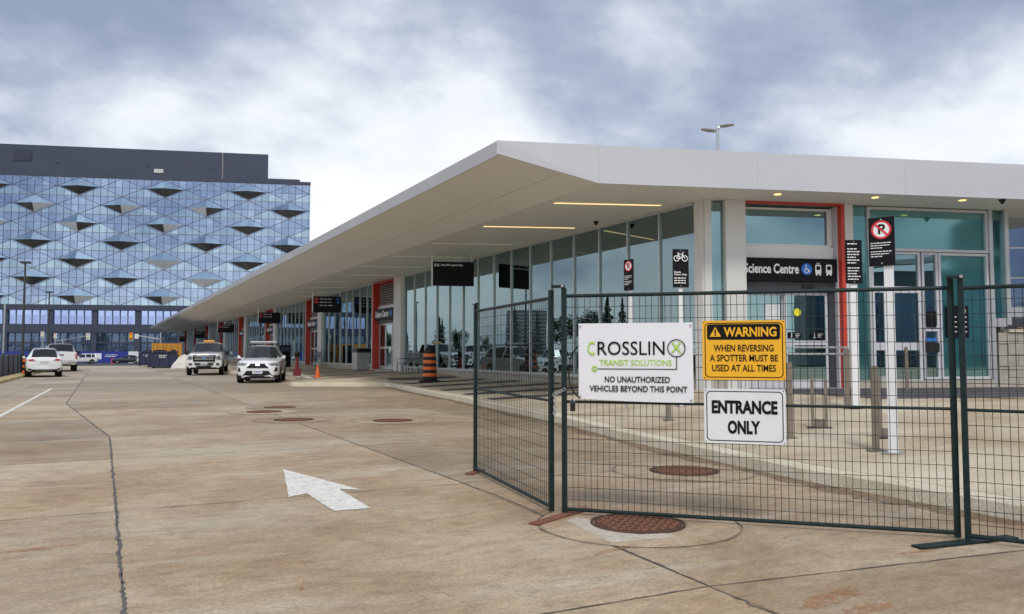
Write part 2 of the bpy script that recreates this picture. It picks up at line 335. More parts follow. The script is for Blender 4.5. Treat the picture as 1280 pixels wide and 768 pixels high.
def ring_xz(mb, ro, ri, cx, cz, y, n=28, th=.002):
    o = [(cx + ro * math.cos(2 * math.pi * k / n), cz + ro * math.sin(2 * math.pi * k / n)) for k in range(n)]
    i = [(cx + ri * math.cos(2 * math.pi * k / n), cz + ri * math.sin(2 * math.pi * k / n)) for k in range(n)]
    vs = [(x, y, z) for x, z in o] + [(x, y, z) for x, z in i]
    return mb.add(vs, [(k, (k + 1) % n, n + (k + 1) % n, n + k) for k in range(n)])
def frame_xz(mb, outer, inner): # two equal-length loops
    n = len(outer); return mb.add(list(outer) + list(inner), [(k, (k + 1) % n, n + (k + 1) % n, n + k) for k in range(n)])
def disc(cx, cz, r, y, n=24): return [(cx + r * math.cos(2 * math.pi * k / n), y, cz + r * math.sin(2 * math.pi * k / n)) for k in range(n)]
def line_xz(mb, a, b, w, y):
    d = Vector((b[0] - a[0], 0, b[1] - a[1])); n = Vector((-d.z, 0, d.x)).normalized() * w / 2
    A = Vector((a[0], y, a[1])); B = Vector((b[0], y, b[1])); return mb.add([A - n, B - n, B + n, A + n], [(0, 1, 2, 3)])

# ------------------------------------------------------------------ ground, road
def gz(y): return 0. if y < 75 else -.7 * min(1, (y - 75) / 85)
g = MB()
ys = [-600, -60, 0, 75, 100, 130, 160, 400, 2500]
for a, b in zip(ys[:-1], ys[1:]):
    g.add([(-2500, a, gz(a) - .12), (2500, a, gz(a) - .12), (2500, b, gz(b) - .12), (-2500, b, gz(b) - .12)], [(0, 1, 2, 3)])
tag(g.build('ground', 'ground'), kind='structure')
g = MB()
for a, b in ((75, 100), (100, 130), (130, 160), (160, 185)):
    g.add([(-140, a, gz(a) - .05), (160, a, gz(a) - .05), (160, b, gz(b) - .05), (-140, b, gz(b) - .05)], [(0, 1, 2, 3)])
tag(g.build('cross_street', 'asphalt'), kind='structure')
road = MB().add([(-70, -25, -.06), (45, -25, -.06), (45, 76, -.06), (-70, 76, -.06)], [(0, 1, 2, 3)]).build('road', 'roadbase'); tag(road, kind='structure')
JX = {.15: [(-25, .17), (14.6, .12), (24.4, -.86), (90, -1.0)], 3.4: [(-25, 3.1), (3.2, 3.18), (7, 3.4), (90, 3.3)]}
def jx(k, y):
    if k not in JX: return k
    p = JX[k]
    for (a, xa), (b, xb) in zip(p[:-1], p[1:]):
        if a <= y <= b: return xa + (xb - xa) * (y - a) / (b - a)
    return p[-1][1]
XL = [-70, -45, -20, -9, -5.2, -2.6, .15, 3.4, 6.9, 10.4, 14.2]
YL = [-25, -12, -4, -.2, 3.75, 7.8, 11.6, 14.6, 18.6, 21.6, 24.4, 28.2, 32, 36, 40, 44, 48, 52, 56, 60, 64, 68, 72, 76]
for j, (ya, yb) in enumerate(zip(YL[:-1], YL[1:])):
    for xa, xb in zip(XL[:-1], XL[1:]):
        q = .006
        p = [(jx(xa, ya) + q, ya + q), (jx(xb, ya) - q, ya + q), (jx(xb, yb) - q, yb - q), (jx(xa, yb) + q, yb - q)]
        if ya == 3.75 and xa == 3.4 or ya == 3.75 and xa == 6.9: p = [(x, y - .13 * max(0, x - 3.2) if k < 2 else y) for k, (x, y) in enumerate(p)]
        if yb == 3.75 and xa in (3.4, 6.9): p = [(x, y - .13 * max(0, x - 3.2) if k > 1 else y) for k, (x, y) in enumerate(p)]
        MB().prism([(x, y, -.05) for x, y in p], (0, 0, .05)).build('slab', 'road', road)
far = MB()
for a, b in ((76, 90), (90, 105)): far.add([(-9, a, gz(a) - .004), (16, a, gz(a) - .004), (16, b, gz(b) - .004), (-9, b, gz(b) - .004)], [(0, 1, 2, 3)])
far.build('concrete_apron', 'road', road)
def sealant(k, ya, yb, w, step=.12):
    m = MB(); vs = []; y = ya
    while y <= yb:
        x = jx(k, y) + rnd.gauss(0, .006); h = w * (.5 + .5 * rnd.random()) * (.8 + .5 * math.sin(y * 1.7) ** 2)
        vs += [(x - h, y, .004), (x + h, y, .004)]; y += step
    m.add(vs, [(2 * i, 2 * i + 1, 2 * i + 3, 2 * i + 2) for i in range(len(vs) // 2 - 1)]); return m.build('joint_sealant', 'tar', road)
sealant(.15, -1, 72, .0125, .05); sealant(3.4, -1, 50, .009, .06)
def tseal(y, xa, xb, w):
    m = MB(); vs = []; x = xa
    while x <= xb:
        yy = y + rnd.gauss(0, .004) - (.13 * max(0, x - 3.2) if y == 3.75 else 0); h = w * (.5 + .5 * rnd.random()); vs += [(x, yy - h, .0045), (x, yy + h, .0045)]; x += .12
    m.add(vs, [(2 * i, 2 * i + 1, 2 * i + 3, 2 * i + 2) for i in range(len(vs) // 2 - 1)]); m.build('joint_sealant', 'tar', road)
for y in (3.75, 7.8, 11.6, 14.6): tseal(y, -6 if y > 4 else 1.5, 6.6, .006)
# painted markings
ar = [(1.91, 9.68), (2.33, 7.88), (2.14, 8.02), (2.13, 6.93), (1.81, 6.95), (1.79, 7.92), (1.60, 7.81)]
ar2 = []
for (a, b) in zip(ar, ar[1:] + ar[:1]):
    for k in range(14):
        t = k / 14; ar2.append((a[0] + (b[0] - a[0]) * t + rnd.gauss(0, .003), a[1] + (b[1] - a[1]) * t + rnd.gauss(0, .004), .005))
tag(MB().add(ar2, [tuple(range(len(ar2)))]).build('arrow_marking', 'paint'), 'worn white arrow painted on the brown concrete road', kind='structure')
ln = MB()
for a in range(0, 15): ln.add([(-2.02 + .017 * a, 19.6 + a, .005), (-1.92 + .017 * a, 19.6 + a, .005), (-1.903 + .017 * a, 20.6 + a, .005), (-2.003 + .017 * a, 20.6 + a, .005)], [(0, 1, 2, 3)])
tag(ln.build('lane_marking', 'paint'), kind='structure')
# worn paint ghosts and rust scratches
def blot(cx, cy, rx, ry, mat, ang=0, n=22, z=.0048, name='stain_patch'):
    p = []
    for k in range(n):
        a = 2 * math.pi * k / n; r = .55 + .45 * rnd.random(); x = rx * r * math.cos(a); y = ry * r * math.sin(a)
        p.append((cx + x * math.cos(ang) - y * math.sin(ang), cy + x * math.sin(ang) + y * math.cos(ang), z))
    MB().add(p + [(cx, cy, z)], [(k, (k + 1) % n, n) for k in range(n)]).build(name, mat, road)
for px, py, rx, ry, an in ((735, 587, .02, .14, .3), (378, 733, .016, .12, -.3), (378, 703, .012, .07, .2), (525, 745, .006, .2, .15), (548, 738, .006, .22, .1), (1040, 748, .38, .10, .2), (20, 690, .45, .06, .1), (1085, 762, .25, .08, 0), (760, 690, .3, .04, .25), (1150, 690, .3, .04, -.1), (985, 672, .12, .02, .3)):
    c = atz(px, py); blot(c.x, c.y, rx, ry, 'stain', an)
for px, py, rx, ry, an in ((482, 632, .05, .10, .8), (500, 640, .02, .09, .9), (317, 598, .05, .12, 0)):
    c = atz(px, py); blot(c.x, c.y, rx * 1.4, ry * 1.4, 'ghost', an)
# manholes
def manhole(px, py, dia, label):
    c = atz(px, py); t = empty('manhole_cover', (c.x, c.y, .004), rnd.random(), label=label, cat='manhole cover', group='manhole covers in the road')
    r = dia / 2
    MB().lathe([(r + .03, .0), (r + .03, .006), (r + .006, .006), (r + .006, .001)], 40, close=False).build('rim', 'rust', t)
    MB().lathe([(r, 0), (r, .005), (.001, .005)], 40).build('lid', 'rust', t)
    m = MB(); k = int(r / .058)
    for i in range(-k, k + 1):
        for j in range(-k, k + 1):
            x, y = i * .058, j * .058
            if x * x + y * y < (r - .03) ** 2: m.box(-.026, .026, -.0125, .0125, .005, .013, Matrix.Translation((x, y, 0)) @ Matrix.Rotation(R(45 if (i + j) % 2 else -45), 4, 'Z'))
    o = m.build('tread_pattern', 'rustlug', t); o['kind'] = 'stuff'
    n = MB(); rr = r + .46; q = 48
    vs = [((rr + s * .0035) * math.cos(2 * math.pi * k / q) + rnd.gauss(0, .004), (rr + s * .0035) * math.sin(2 * math.pi * k / q) + rnd.gauss(0, .004), .0025) for s in (-1, 1) for k in range(q)]
    n.add(vs, [(k, (k + 1) % q, q + (k + 1) % q, q + k) for k in range(q)]); n.build('joint_ring', 'tar', t)
    MB().lathe([(rr - .02, .0006), (r + .05, .0008)], 40, close=False).build('concrete_collar', 'road', t)
manhole(797, 655, .70, 'rusty round manhole cover nearest the camera, under the fence bottom rail')
cw = [atz(*q, .0055) for q in ((708, 651), (722, 646), (746, 652), (752, 660), (772, 665.5), (800, 668), (832, 666.5), (850, 670), (800, 675.5), (764, 678.5))]
MB().add(cw, [tuple(range(10))]).build('patch', 'collar', road)
manhole(855, 589, .73, 'rusty round manhole cover behind the fence, beside the kerb')
manhole(491, 526, .74, 'rusty manhole cover right of the others, left of the fence')
manhole(367, 525, .72, 'rusty manhole cover nearest of the three clustered on the open road')
manhole(330, 515, .72, 'rusty manhole cover leftmost of the three clustered on the open road')
manhole(350, 509.5, .72, 'rusty manhole cover farthest of the three clustered on the open road')

# ------------------------------------------------------------------ kerbs and pavement
KP = [(-14, 6.67), (4, 6.67), (6.3, 6.70), (7.5, 6.84), (8.5, 7.0), (10.3, 7.22), (13.2, 7.83), (21.4, 8.95), (25.8, 9.4), (30.0, 10.0), (30.9, 9.9), (32.6, 6.75)]
for k in range(1, 6):
    b = 32.6 + (k - 1) * 20.9; KP += [(b + .5, 6.72), (b + 3.6, 8.35), (b + 12, 9.5), (b + 18.1, 10.0), (b + 19.0, 9.9), (b + 20.9, 6.75)]
def xk(y):
    for (a, xa), (b, xb) in zip(KP[:-1], KP[1:]):
        if a <= y <= b: return xa + (xb - xa) * (y - a) / (b - a)
    return KP[-1][1]
XW, YC = 13.35, 15.58
def hz(x, y): return gz(y) + .15 + .30 * max(0, min(1, (x - xk(y) - .2) / 5.5))
kerb = empty('kerb', (6.7, 4, 0), kind='structure')
pl = [Vector((x, y, 0)) for y, x in KP]
pts = [pl[0]]
for a, b in zip(pl[:-1], pl[1:]):
    n = max(1, round((b - a).length / 2.6)); pts += [a + (b - a) * (i / n) for i in range(1, n + 1)]
nrm = []
for i, p in enumerate(pts):
    t = (pts[min(i + 1, len(pts) - 1)] - pts[max(0, i - 1)]).normalized(); nrm.append(Vector((t.y, -t.x, 0)))
for i in range(len(pts) - 1):
    if pts[i].y > 100: break
    a, b = pts[i], pts[i + 1]; e = (b - a).normalized() * .004; rings = []
    for p, n, z0 in ((a + e, nrm[i], gz(a.y)), (b - e, nrm[i + 1], gz(b.y))):
        n = n * (1 if n.x > 0 or True else -1)
        rings.append([p + Vector((0, 0, z0 - .05)), p + n * .02 + Vector((0, 0, z0 + .125)), p + n * .05 + Vector((0, 0, z0 + .15)), p + n * .2 + Vector((0, 0, z0 + .153)), p + n * .2 + Vector((0, 0, z0 - .05))])
    m = MB(); m.add(rings[0] + rings[1], [(k, (k + 1) % 5, 5 + (k + 1) % 5, 5 + k) for k in range(5)] + [(4, 3, 2, 1, 0), (5, 6, 7, 8, 9)])
    putw('kerb_stone', m.mesh('kerb_stone', 'kerb'), kerb, (0, 0, 0))
gd = MB(); vs = []; y = -3.
while y < 30:
    x = xk(y); w_ = .10 + .16 * rnd.random() + .14 * math.sin(y * .9) ** 2; vs += [(x + .03, y, .0055), (x - w_, y, .0055)]; y += .16
gd.add(vs, [(2 * i, 2 * i + 1, 2 * i + 3, 2 * i + 2) for i in range(len(vs) // 2 - 1)]); tag(gd.build('gutter_dirt', 'dirt'), 'brown grit gathered along the kerb foot', kind='stuff')
pav = empty('pavement', (9, 10, 0), kind='structure')
yb = sorted(set([y for y, x in KP if y < 100] + [-8, -4.5, -1, 2.2, 11.8, 15.6, 17.3, 19.4, 23.5, 27.8] + [32.6 + 20.9 * k + q for k in range(3) for q in (6.8, 9.4, 15)]))
def cell(cs, mat='pave', th=.08):
    top = [Vector((x, y, hz(x, y))) for x, y in cs]; return MB().prism([p - Vector((0, 0, th)) for p in top], (0, 0, th))
for a, b in zip(yb[:-1], yb[1:]):
    if b > 97: break
    la, lb = xk(a) + .225, xk(b) + .225
    if abs(la - lb) > 1.2: la += .1; lb += .1
    for f0, f1 in ((0, .5), (.5, 1)):
        e = .004; A = lambda l, f: l + (13.6 - l) * f
        cs = [(A(la, f0) + e, a + e), (A(la, f1) - e, a + e), (A(lb, f1) - e, b - e), (A(lb, f0) + e, b - e)]
        m = MB(); top = [Vector((x, y, hz(x, y))) for x, y in cs]; m.add([p - Vector((0, 0, .3)) for p in top] + top, [(3, 2, 1, 0), (4, 5, 6), (4, 6, 7)] + [(i, (i + 1) % 4, 4 + (i + 1) % 4, 4 + i) for i in range(4)])
        putw('paving_slab', m.mesh('paving_slab', 'pave'), pav, (0, 0, 0))
for i in range(9):
    for j in range(9):
        x0, x1 = 13.6 + 3.4 * i, 13.6 + 3.4 * (i + 1); y0, y1 = -14 + 3.4 * j, -14 + 3.4 * (j + 1); e = .004
        putw('paving_slab', MB().box(x0 + e, x1 - e, y0 + e, y1 - e, .2, .45).mesh('paving_slab', 'pave'), pav, (0, 0, 0))
for a, b in zip(KP[:-1], KP[1:]):    # bedding under the gaps
    pass
# dark paver bands with pale lines between, in front of the end doors, and along the platform
DV = Vector((math.sin(R(107)), math.cos(R(107)), 0)); NV = Vector((-DV.y, DV.x, 0))   # NV points away from the camera
CC = Vector((XW, YC, 0))
def band(o0, o1, s0, s1, mat='darkpave', z=.006):
    n = max(1, int((s1 - s0) / 1.2)); m = MB()
    for k in range(n):
        sa = s0 + (s1 - s0) * k / n; sb = s0 + (s1 - s0) * (k + 1) / n
        q = [CC + DV * s - NV * o for s, o in ((sa, o0), (sb, o0), (sb, o1), (sa, o1))]
        m.add([(p.x, p.y, hz(p.x, p.y) + z) for p in q], [(0, 1, 2, 3)])
    return putw('dark_paving_band', m.mesh('dark_paving_band', mat), pav, (0, 0, 0))
for k in range(5): band(.25 + k * .86, .99 + k * .86, .6 + k * .25, 30)
for k, y in enumerate((17.2, 19.6, 22.2, 25, 27.8, 30.6, 34, 38, 42, 46, 50.5, 55)):
    m = MB(); l = xk(y) + .5; q = [(l + (13.1 - l) * t) for t in (0, .25, .5, .75, 1)]
    for xa, xb in zip(q[:-1], q[1:]):
        cs = [(xa, y - .31 * (xa - 13)), (xb, y - .31 * (xb - 13)), (xb, y + .55 - .31 * (xb - 13)), (xa, y + .55 - .31 * (xa - 13))]
        m.add([(x, yy, hz(x, yy) + .02) for x, yy in cs], [(0, 1, 2, 3)])
    putw('dark_paving_band', m.mesh('dark_paving_band', 'darkpave'), pav, (0, 0, 0))

# ------------------------------------------------------------------ the station
st = empty('station_building', (XW, YC, 0), label='long low glass transit station with white overhanging canopy and red door frames', cat='station')
def sp(mb, name, mat, parent=st, bevel=0, smooth=False): return putw(name, mb.mesh(name, mat, smooth), parent, (0, 0, 0), 0, bevel)
ZS, ZT = 5.2, 6.06
YEND = 167.
E0 = Vector((7.72, 15.78, 0)); F0 = Vector((9.85, 15.13, 0))
def onend(x): return 15.13 - (x - 9.85) * .3057          # Y of the end fascia line at X
roof = MB()
xr = 29.
top = [(7.80, onend(7.80) + .06), (xr, onend(xr) + .06), (xr, YEND - .1), (7.80, YEND - .1)]
roof.prism([(x, y, 5.80) for x, y in top], (0, 0, .22))
canopy = sp(roof, 'canopy', 'fascia')
def cp(mb, name, mat, bevel=0): return putw(name, mb.mesh(name, mat), canopy, (0, 0, 0), 0, bevel)
v = 0; step = 4.28; L = YEND - 15.8; nrow = int(L / step) + 1
for k in range(nrow):
    v0 = k * step; v1 = min(L, v0 + step); e = .013
    if v1 - v0 < .3: break
    # outer fascia
    m = MB(); y0 = onend(7.72) + v0 + e; y1 = onend(7.72) + v1 - e
    m.prism([(7.72, y0, 5.77), (7.72, y1, 5.77), (7.66, y1, ZT), (7.66, y0, ZT)], (.05, 0, 0)); cp(m, 'fascia_panel', 'fascia')
    # sloping soffit, two boards wide
    for t0, t1 in ((0, .62), (.62, 1)):
        xa, xb = 7.74 + (9.95 - 7.74) * t0 + .012, 7.74 + (9.95 - 7.74) * t1 - .012
        za, zb = 5.77 + (ZS - 5.77) * t0, 5.77 + (ZS - 5.77) * t1
        m = MB().prism([(xa, onend(xa) + v0 + e, za), (xb, onend(xb) + v0 + e, zb), (xb, onend(xb) + v1 - e, zb), (xa, onend(xa) + v1 - e, za)], (0, 0, .03)); cp(m, 'soffit_panel', 'soffit')
    for xa, xb in ((9.955, 11.7), (11.7, 13.5)):
        m = MB().prism([(xa + .003, onend(xa) + v0 + e, ZS), (xb - .003, onend(xb) + v0 + e, ZS), (xb - .003, onend(xb) + v1 - e, ZS), (xa + .003, onend(xa) + v1 - e, ZS)], (0, 0, .03)); cp(m, 'soffit_panel', 'soffit')
    # strip light
    xs0, xs1 = 10.22, 12.85; yy = lambda x: 17.62 - (x - 10.2) * .365 + k * 4.3
    if yy(xs0) < YEND - 2:
        m = MB().prism([(xs0, yy(xs0), ZS - .012), (xs1, yy(xs1), ZS - .012), (xs1, yy(xs1) + .1, ZS - .012), (xs0, yy(xs0) + .1, ZS - .012)], (0, 0, .011)); cp(m, 'strip_light', 'strip' if k < 2 else 'stripw')
for k in range(5):
    xa, xb = 13.5 + k * 3.1, 13.5 + (k + 1) * 3.1
    m = MB().prism([(xa + .003, onend(xa) + .006, ZS), (xb - .003, onend(xb) + .006, ZS), (xb - .003, onend(xb) + 2.6, ZS), (xa + .003, onend(xa) + 2.6, ZS)], (0, 0, .03)); cp(m, 'soffit_panel', 'soffit')
# end fascia: panels along DV, tip wedge first
ex = [7.66, 9.9, 13.6, 17.3, 21, 24.7, 28.9]
for a, b in zip(ex[:-1], ex[1:]):
    za = 5.77 if a < 8 else ZS; zb = ZS
    lo = lambda x: 5.77 - (x - 7.72) / (9.9 - 7.72) * .57 if x < 9.9 else ZS
    xs = [a + (.0 if a < 8 else .0012), b - .0012]
    m = MB().prism([(xs[0], onend(xs[0]), max(lo(xs[0]), ZS) - .002), (xs[1], onend(xs[1]), lo(xs[1]) - .002), (xs[1], onend(xs[1]) - .03, ZT + .01), (xs[0], onend(xs[0]) - .03, ZT + .01)], NV * .04); cp(m, 'fascia_panel', 'fascia')
for px, py in ((972, 243), (1094, 247), (1203, 250.5)):
    p = atz(px, py, ZS); m = MB().lathe([(.085, ZS - .012), (.085, ZS - .002)], 18, (p.x, p.y, 0)); cp(m, 'downlight', 'spot')
for px, py in ((745, 279), (683, 303), (1253, 252)):
    p = atz(px, py, ZS - .05); m = MB().lathe([(.07, ZS - .05), (.08, ZS - .02), (.08, ZS - .001)], 14, (p.x, p.y, 0)); m.lathe([(.01, ZS - .12), (.04, ZS - .10), (.055, ZS - .05)], 14, (p.x, p.y, 0)); cp(m, 'camera_dome', 'blackp')
# long glass wall ---------------------------------------------------
ZG0, ZG1 = .64, 5.19
sp(MB().box(XW + .8, 26, 17, YEND - 1, .40, .46), 'floor_slab', 'intfloor')
def pane(y0, y1, z0=ZG0, z1=ZG1, mat='glass'): sp(MB().box(XW + .05, XW + .062, y0, y1, z0 + .03, z1 - .03), 'glass_pane', mat)
MW = MB().box(-.035, .05, -.021, .021, ZG0 + .002, ZG1 - .002).mesh('mullion', 'alu')
def wall_glass(y0, y1, n):
    w = (y1 - y0) / n
    for k in range(n): pane(y0 + k * w + .03, y0 + (k + 1) * w - .03)
    for k in range(n + 1): putw('mullion', MW, st, (XW + .03, y0 + k * w, 0))
    sp(MB().box(XW - .05, XW + .11, y0 + .03, y1 - .03, ZG0 - .05, ZG0 + .03), 'sill', 'alu')
    sp(MB().box(XW - .03, XW + .1, y0 + .03, y1 - .03, ZG1 - .06, ZG1 + .005), 'head_rail', 'alu')
    sp(MB().box(XW - .02, XW + .25, y0, y1, .05, ZG0 - .052), 'plinth', 'block')
wall_glass(15.95, 38.2, 15)
sp(MB().box(XW - .06, XW + .3, YC + .02, 15.9, .2, ZS - .003), 'column', 'column')
DOORS = [39.45 + 16.5 * k for k in range(8)]
SIGN = None
def station_door(y0, near):
    y1 = y0 + 3.0; yr = y0 + 3.55
    sp(MB().box(XW - .12, XW + .5, y0 - 1.15, y0 - .02, .2, ZS - .003), 'column', 'column')
    sp(MB().box(XW - .16, XW + .5, yr, yr + .09, .2, ZS - .004), 'door_frame', 'column')
    fr = sp(MB().box(XW - .15, XW + .3, yr - .16, yr - .003, .3, ZS - .06), 'door_reveal', 'red')
    sp(MB().box(XW - .1, XW + .45, y0, yr - .17, ZS - .11, ZS - .06), 'door_lintel', 'red')
    yd1 = yr - .17
    lv = sp(MB().box(XW + .32, XW + .36, y0 + .02, yd1, 3.9, ZS - .15), 'louvre', 'blackp')
    if near:
        lm = MB().prism([(XW + .2, y0 + .03, -.03), (XW + .2, yd1 - .01, -.03), (XW + .31, yd1 - .01, .05), (XW + .31, y0 + .03, .05)], (0, 0, .035)).mesh('slat', 'louvre')
        for k in range(9): putw('slat', lm, lv, (0, 0, 3.98 + k * .128))
    sp(MB().box(XW + .15, XW + .35, y0 + .02, yd1, 3.72, 3.9), 'transom_band', 'column')
    sg = sp(MB().box(XW - .05, XW + .3, y0 + .02, yd1 + .1, 3.12, 3.7), 'sign_band', 'black')
    if near:
        t = text('Science Centre', .36, 'inkw', sg, (0, 0, 0), .012, 'LEFT', width=2.3, height=.36); t.rotation_euler.z = R(-90); t.location = (XW - .056, y0 + 3.3, 3.42)
        b = MB().add([(XW - .056, y0 + .62 + .17 * math.cos(a), 3.42 + .16 * math.sin(a)) for a in [2 * math.pi * k / 16 for k in range(16)]], [tuple(range(16))]); putw('access_symbol', b.mesh('access_symbol', 'signblue'), sg, (0, 0, 0)).matrix_parent_inverse = Matrix()
        t.parent = sg
    sp(MB().box(XW + .1, XW + .32, y0 + .02, yd1, 2.93, 3.11), 'door_header', 'darkgrey')
    n = 3; w = (yd1 - y0) / n
    for k in range(n):
        a, b = y0 + k * w + .01, y0 + (k + 1) * w - .01; m = MB(); X0, X1 = XW + .2, XW + .26
        for q in ((a, a + .07, .45, 2.92), (b - .07, b, .45, 2.92), (a + .07, b - .07, .45, .62), (a + .07, b - .07, 2.83, 2.92), (a + .07, b - .07, 1.55, 1.66)): m.box(X0, X1, q[0], q[1], q[2], q[3])
        dl = sp(m, 'door_leaf', 'alu'); putw('door_glass', MB().box(XW + .225, XW + .235, a + .07, b - .07, .6, 2.85).mesh('door_glass', 'glass'), dl, (0, 0, 0)).matrix_parent_inverse = Matrix()
    sp(MB().box(XW - .2, XW + .8, y0, yd1, .3, .44), 'threshold', 'block')
for k, y in enumerate(DOORS): station_door(y, k < 4)
for k, y in enumerate(DOORS[:-1]):
    wall_glass(y + 3.68, y + 16.5 - 1.2, 8)
wall_glass(DOORS[-1] + 3.68, YEND - 3, 4)
sp(MB().box(XW - .05, XW + .5, YEND - 2.9, YEND - 2.2, gz(165), ZS - .003), 'column', 'column')
# interior
sp(MB().box(21.2, 21.3, 20, YEND - 3, .46, ZS - .01), 'back_wall', 'interior')
sp(MB().box(XW + .8, 25, 17.2, YEND - 2, ZS + .05, ZS + .09), 'inner_ceiling', 'interior')
sp(MB().box(XW + .4, 25, YEND - 2.2, YEND - 2.0, gz(165), ZS - .01), 'far_wall', 'interior')
for y in (25.8, 27.6, 29.6, 32.6, 35.4, 38.2, 48, 64): sp(MB().box(15.6, 15.66, y, y + 1.5, 4.3, 4.75), 'yellow_glow_band', 'yellowband')  # self-lit yellow boxes added inside, glowing through the glass
for k in range(9): sp(MB().box(16.5, 16.7, 20 + 5 * k, 23 + 5 * k, ZS - .06, ZS + .03), 'inner_light', 'innerlamp')
for y in (22.5, 31, 41.5, 52, 66): sp(MB().box(17.5, 18.0, y, y + .5, .46, ZS + .04), 'inner_column', 'column')
for y in (24.5, 26.2, 34, 36.5, 47.5, 51):
    tmc = sp(MB().box(19.6, 20.2, y, y + .9, .46, 2.3), 'ticket_machine', 'inkgrey'); o = putw('machine_screen', MB().box(19.585, 19.598, y + .15, y + .75, 1.5, 2.05).mesh('machine_screen', 'signblue'), tmc, (0, 0, 0))
for y in (20.5, 29.5, 44.8, 60): sp(MB().box(15.2, 15.26, y, y + 2.4, .46, 1.55), 'inner_balustrade', 'glassteal'); sp(MB().box(15.17, 15.29, y, y + 2.4, 1.55, 1.61), 'inner_handrail', 'steel')
# end wall ---------------------------------------------------------
RE = R(-17)
def ew(mb, name, mat, parent=st, bevel=0):          # local x along wall (s), y inward, z up
    o = put(name, mb.mesh(name, mat), parent, None, 0, bevel); o.matrix_basis = Matrix.Translation((XW, YC, 0)) @ Matrix.Rotation(RE, 4, 'Z'); o.matrix_parent_inverse = st.matrix_basis.inverted(); return o
def ewc(mb, name, mat, parent): return put(name, mb.mesh(name, mat), parent)
ew(MB().box(0, .18, -.02, .3, .3, ZS - .003), 'column', 'column')
ew(MB().box(.2, .5, .04, .055, .7, ZS - .05), 'glass_pane', 'glass')
ew(MB().box(.19, .52, -.03, .25, .3, .69), 'plinth', 'block')
ew(MB().box(.52, 1.06, -.12, .5, .3, ZS - .003), 'column', 'column', bevel=.01)
ew(MB().box(3.80, 4.03, -.12, .5, .3, ZS - .003), 'column', 'column', bevel=.01)
ew(MB().box(3.70, 3.797, -.1, .06, .44, ZS - .055), 'door_reveal', 'red'); ew(MB().box(3.66, 3.797, .061, .42, .44, ZS - .055), 'door_side', 'framegrey')
ew(MB().box(1.07, 3.797, -.1, .1, ZS - .05, ZS - .005), 'door_lintel', 'red')
tr = ew(MB().box(1.07, 3.62, .25, .33, 4.10, 4.16).box(1.07, 1.12, .25, .33, 4.16, ZS - .15).box(3.52, 3.65, .25, .33, 4.16, ZS - .15).box(1.07, 3.65, .25, .33, ZS - .15, ZS - .095), 'transom_frame', 'white')
ewc(MB().box(1.12, 3.52, .28, .29, 4.16, ZS - .15), 'glass_pane', 'glass', tr)
ew(MB().box(1.07, 3.65, .2, .35, 3.79, 4.095), 'transom_panel', 'white')
sg = ew(MB().box(1.07, 3.655, .05, .3, 3.19, 3.775), 'sign_band', 'black')
text('Science Centre', .335, 'inkw', sg, (1.08, .046, 3.49), .009, 'LEFT', width=1.5)
def icons(p, x, z, y, s):
    put('access_symbol', MB().add(disc(x, z, .15 * s, y), [tuple(range(24))]).mesh('access_symbol', 'signblue'), p)
    m = MB(); ring_xz(m, .062 * s, .045 * s, x - .01, z - .04, y - .003, 16); line_xz(m, (x - .02, z + .07), (x - .01, z - .01), .026, y - .0035); line_xz(m, (x - .02, z), (x + .05, z - .01), .022, y - .0032); line_xz(m, (x + .05, z), (x + .07, z - .08), .022, y - .0038); m.add(disc(x - .022, z + .1, .018, y - .003, 10), [tuple(range(10))]); put('access_figure', m.mesh('access_figure', 'inkw'), p)
    for dx, top in ((.32, True), (.62, False)):
        m = MB(); frame_xz(m, rrect(.17, .25, .04, 3, x + dx, z, y), rrect(.11, .10, .02, 3, x + dx, z + .035, y))
        if top: m.add([(x + dx - .05, y, z + .15), (x + dx + .05, y, z + .15), (x + dx + .05, y, z + .165), (x + dx - .05, y, z + .165)], [(0, 1, 2, 3)])
        for q in (-.05, .05): m.add([(x + dx + q - .02, y, z - .16), (x + dx + q + .02, y, z - .16), (x + dx + q + .02, y, z - .12), (x + dx + q - .02, y, z - .12)], [(0, 1, 2, 3)])
        put('tram_symbol' if top else 'bus_symbol', m.mesh('symbol', 'inkw'), p)
icons(sg, 2.80, 3.5, .045, 1.0)
hd = ew(MB().box(1.07, 3.655, .16, .4, 2.92, 3.185), 'door_header', 'darkgrey'); ewc(MB().box(2.72, 3.05, .12, .158, 3.02, 3.10), 'door_sensor', 'blackp', hd)
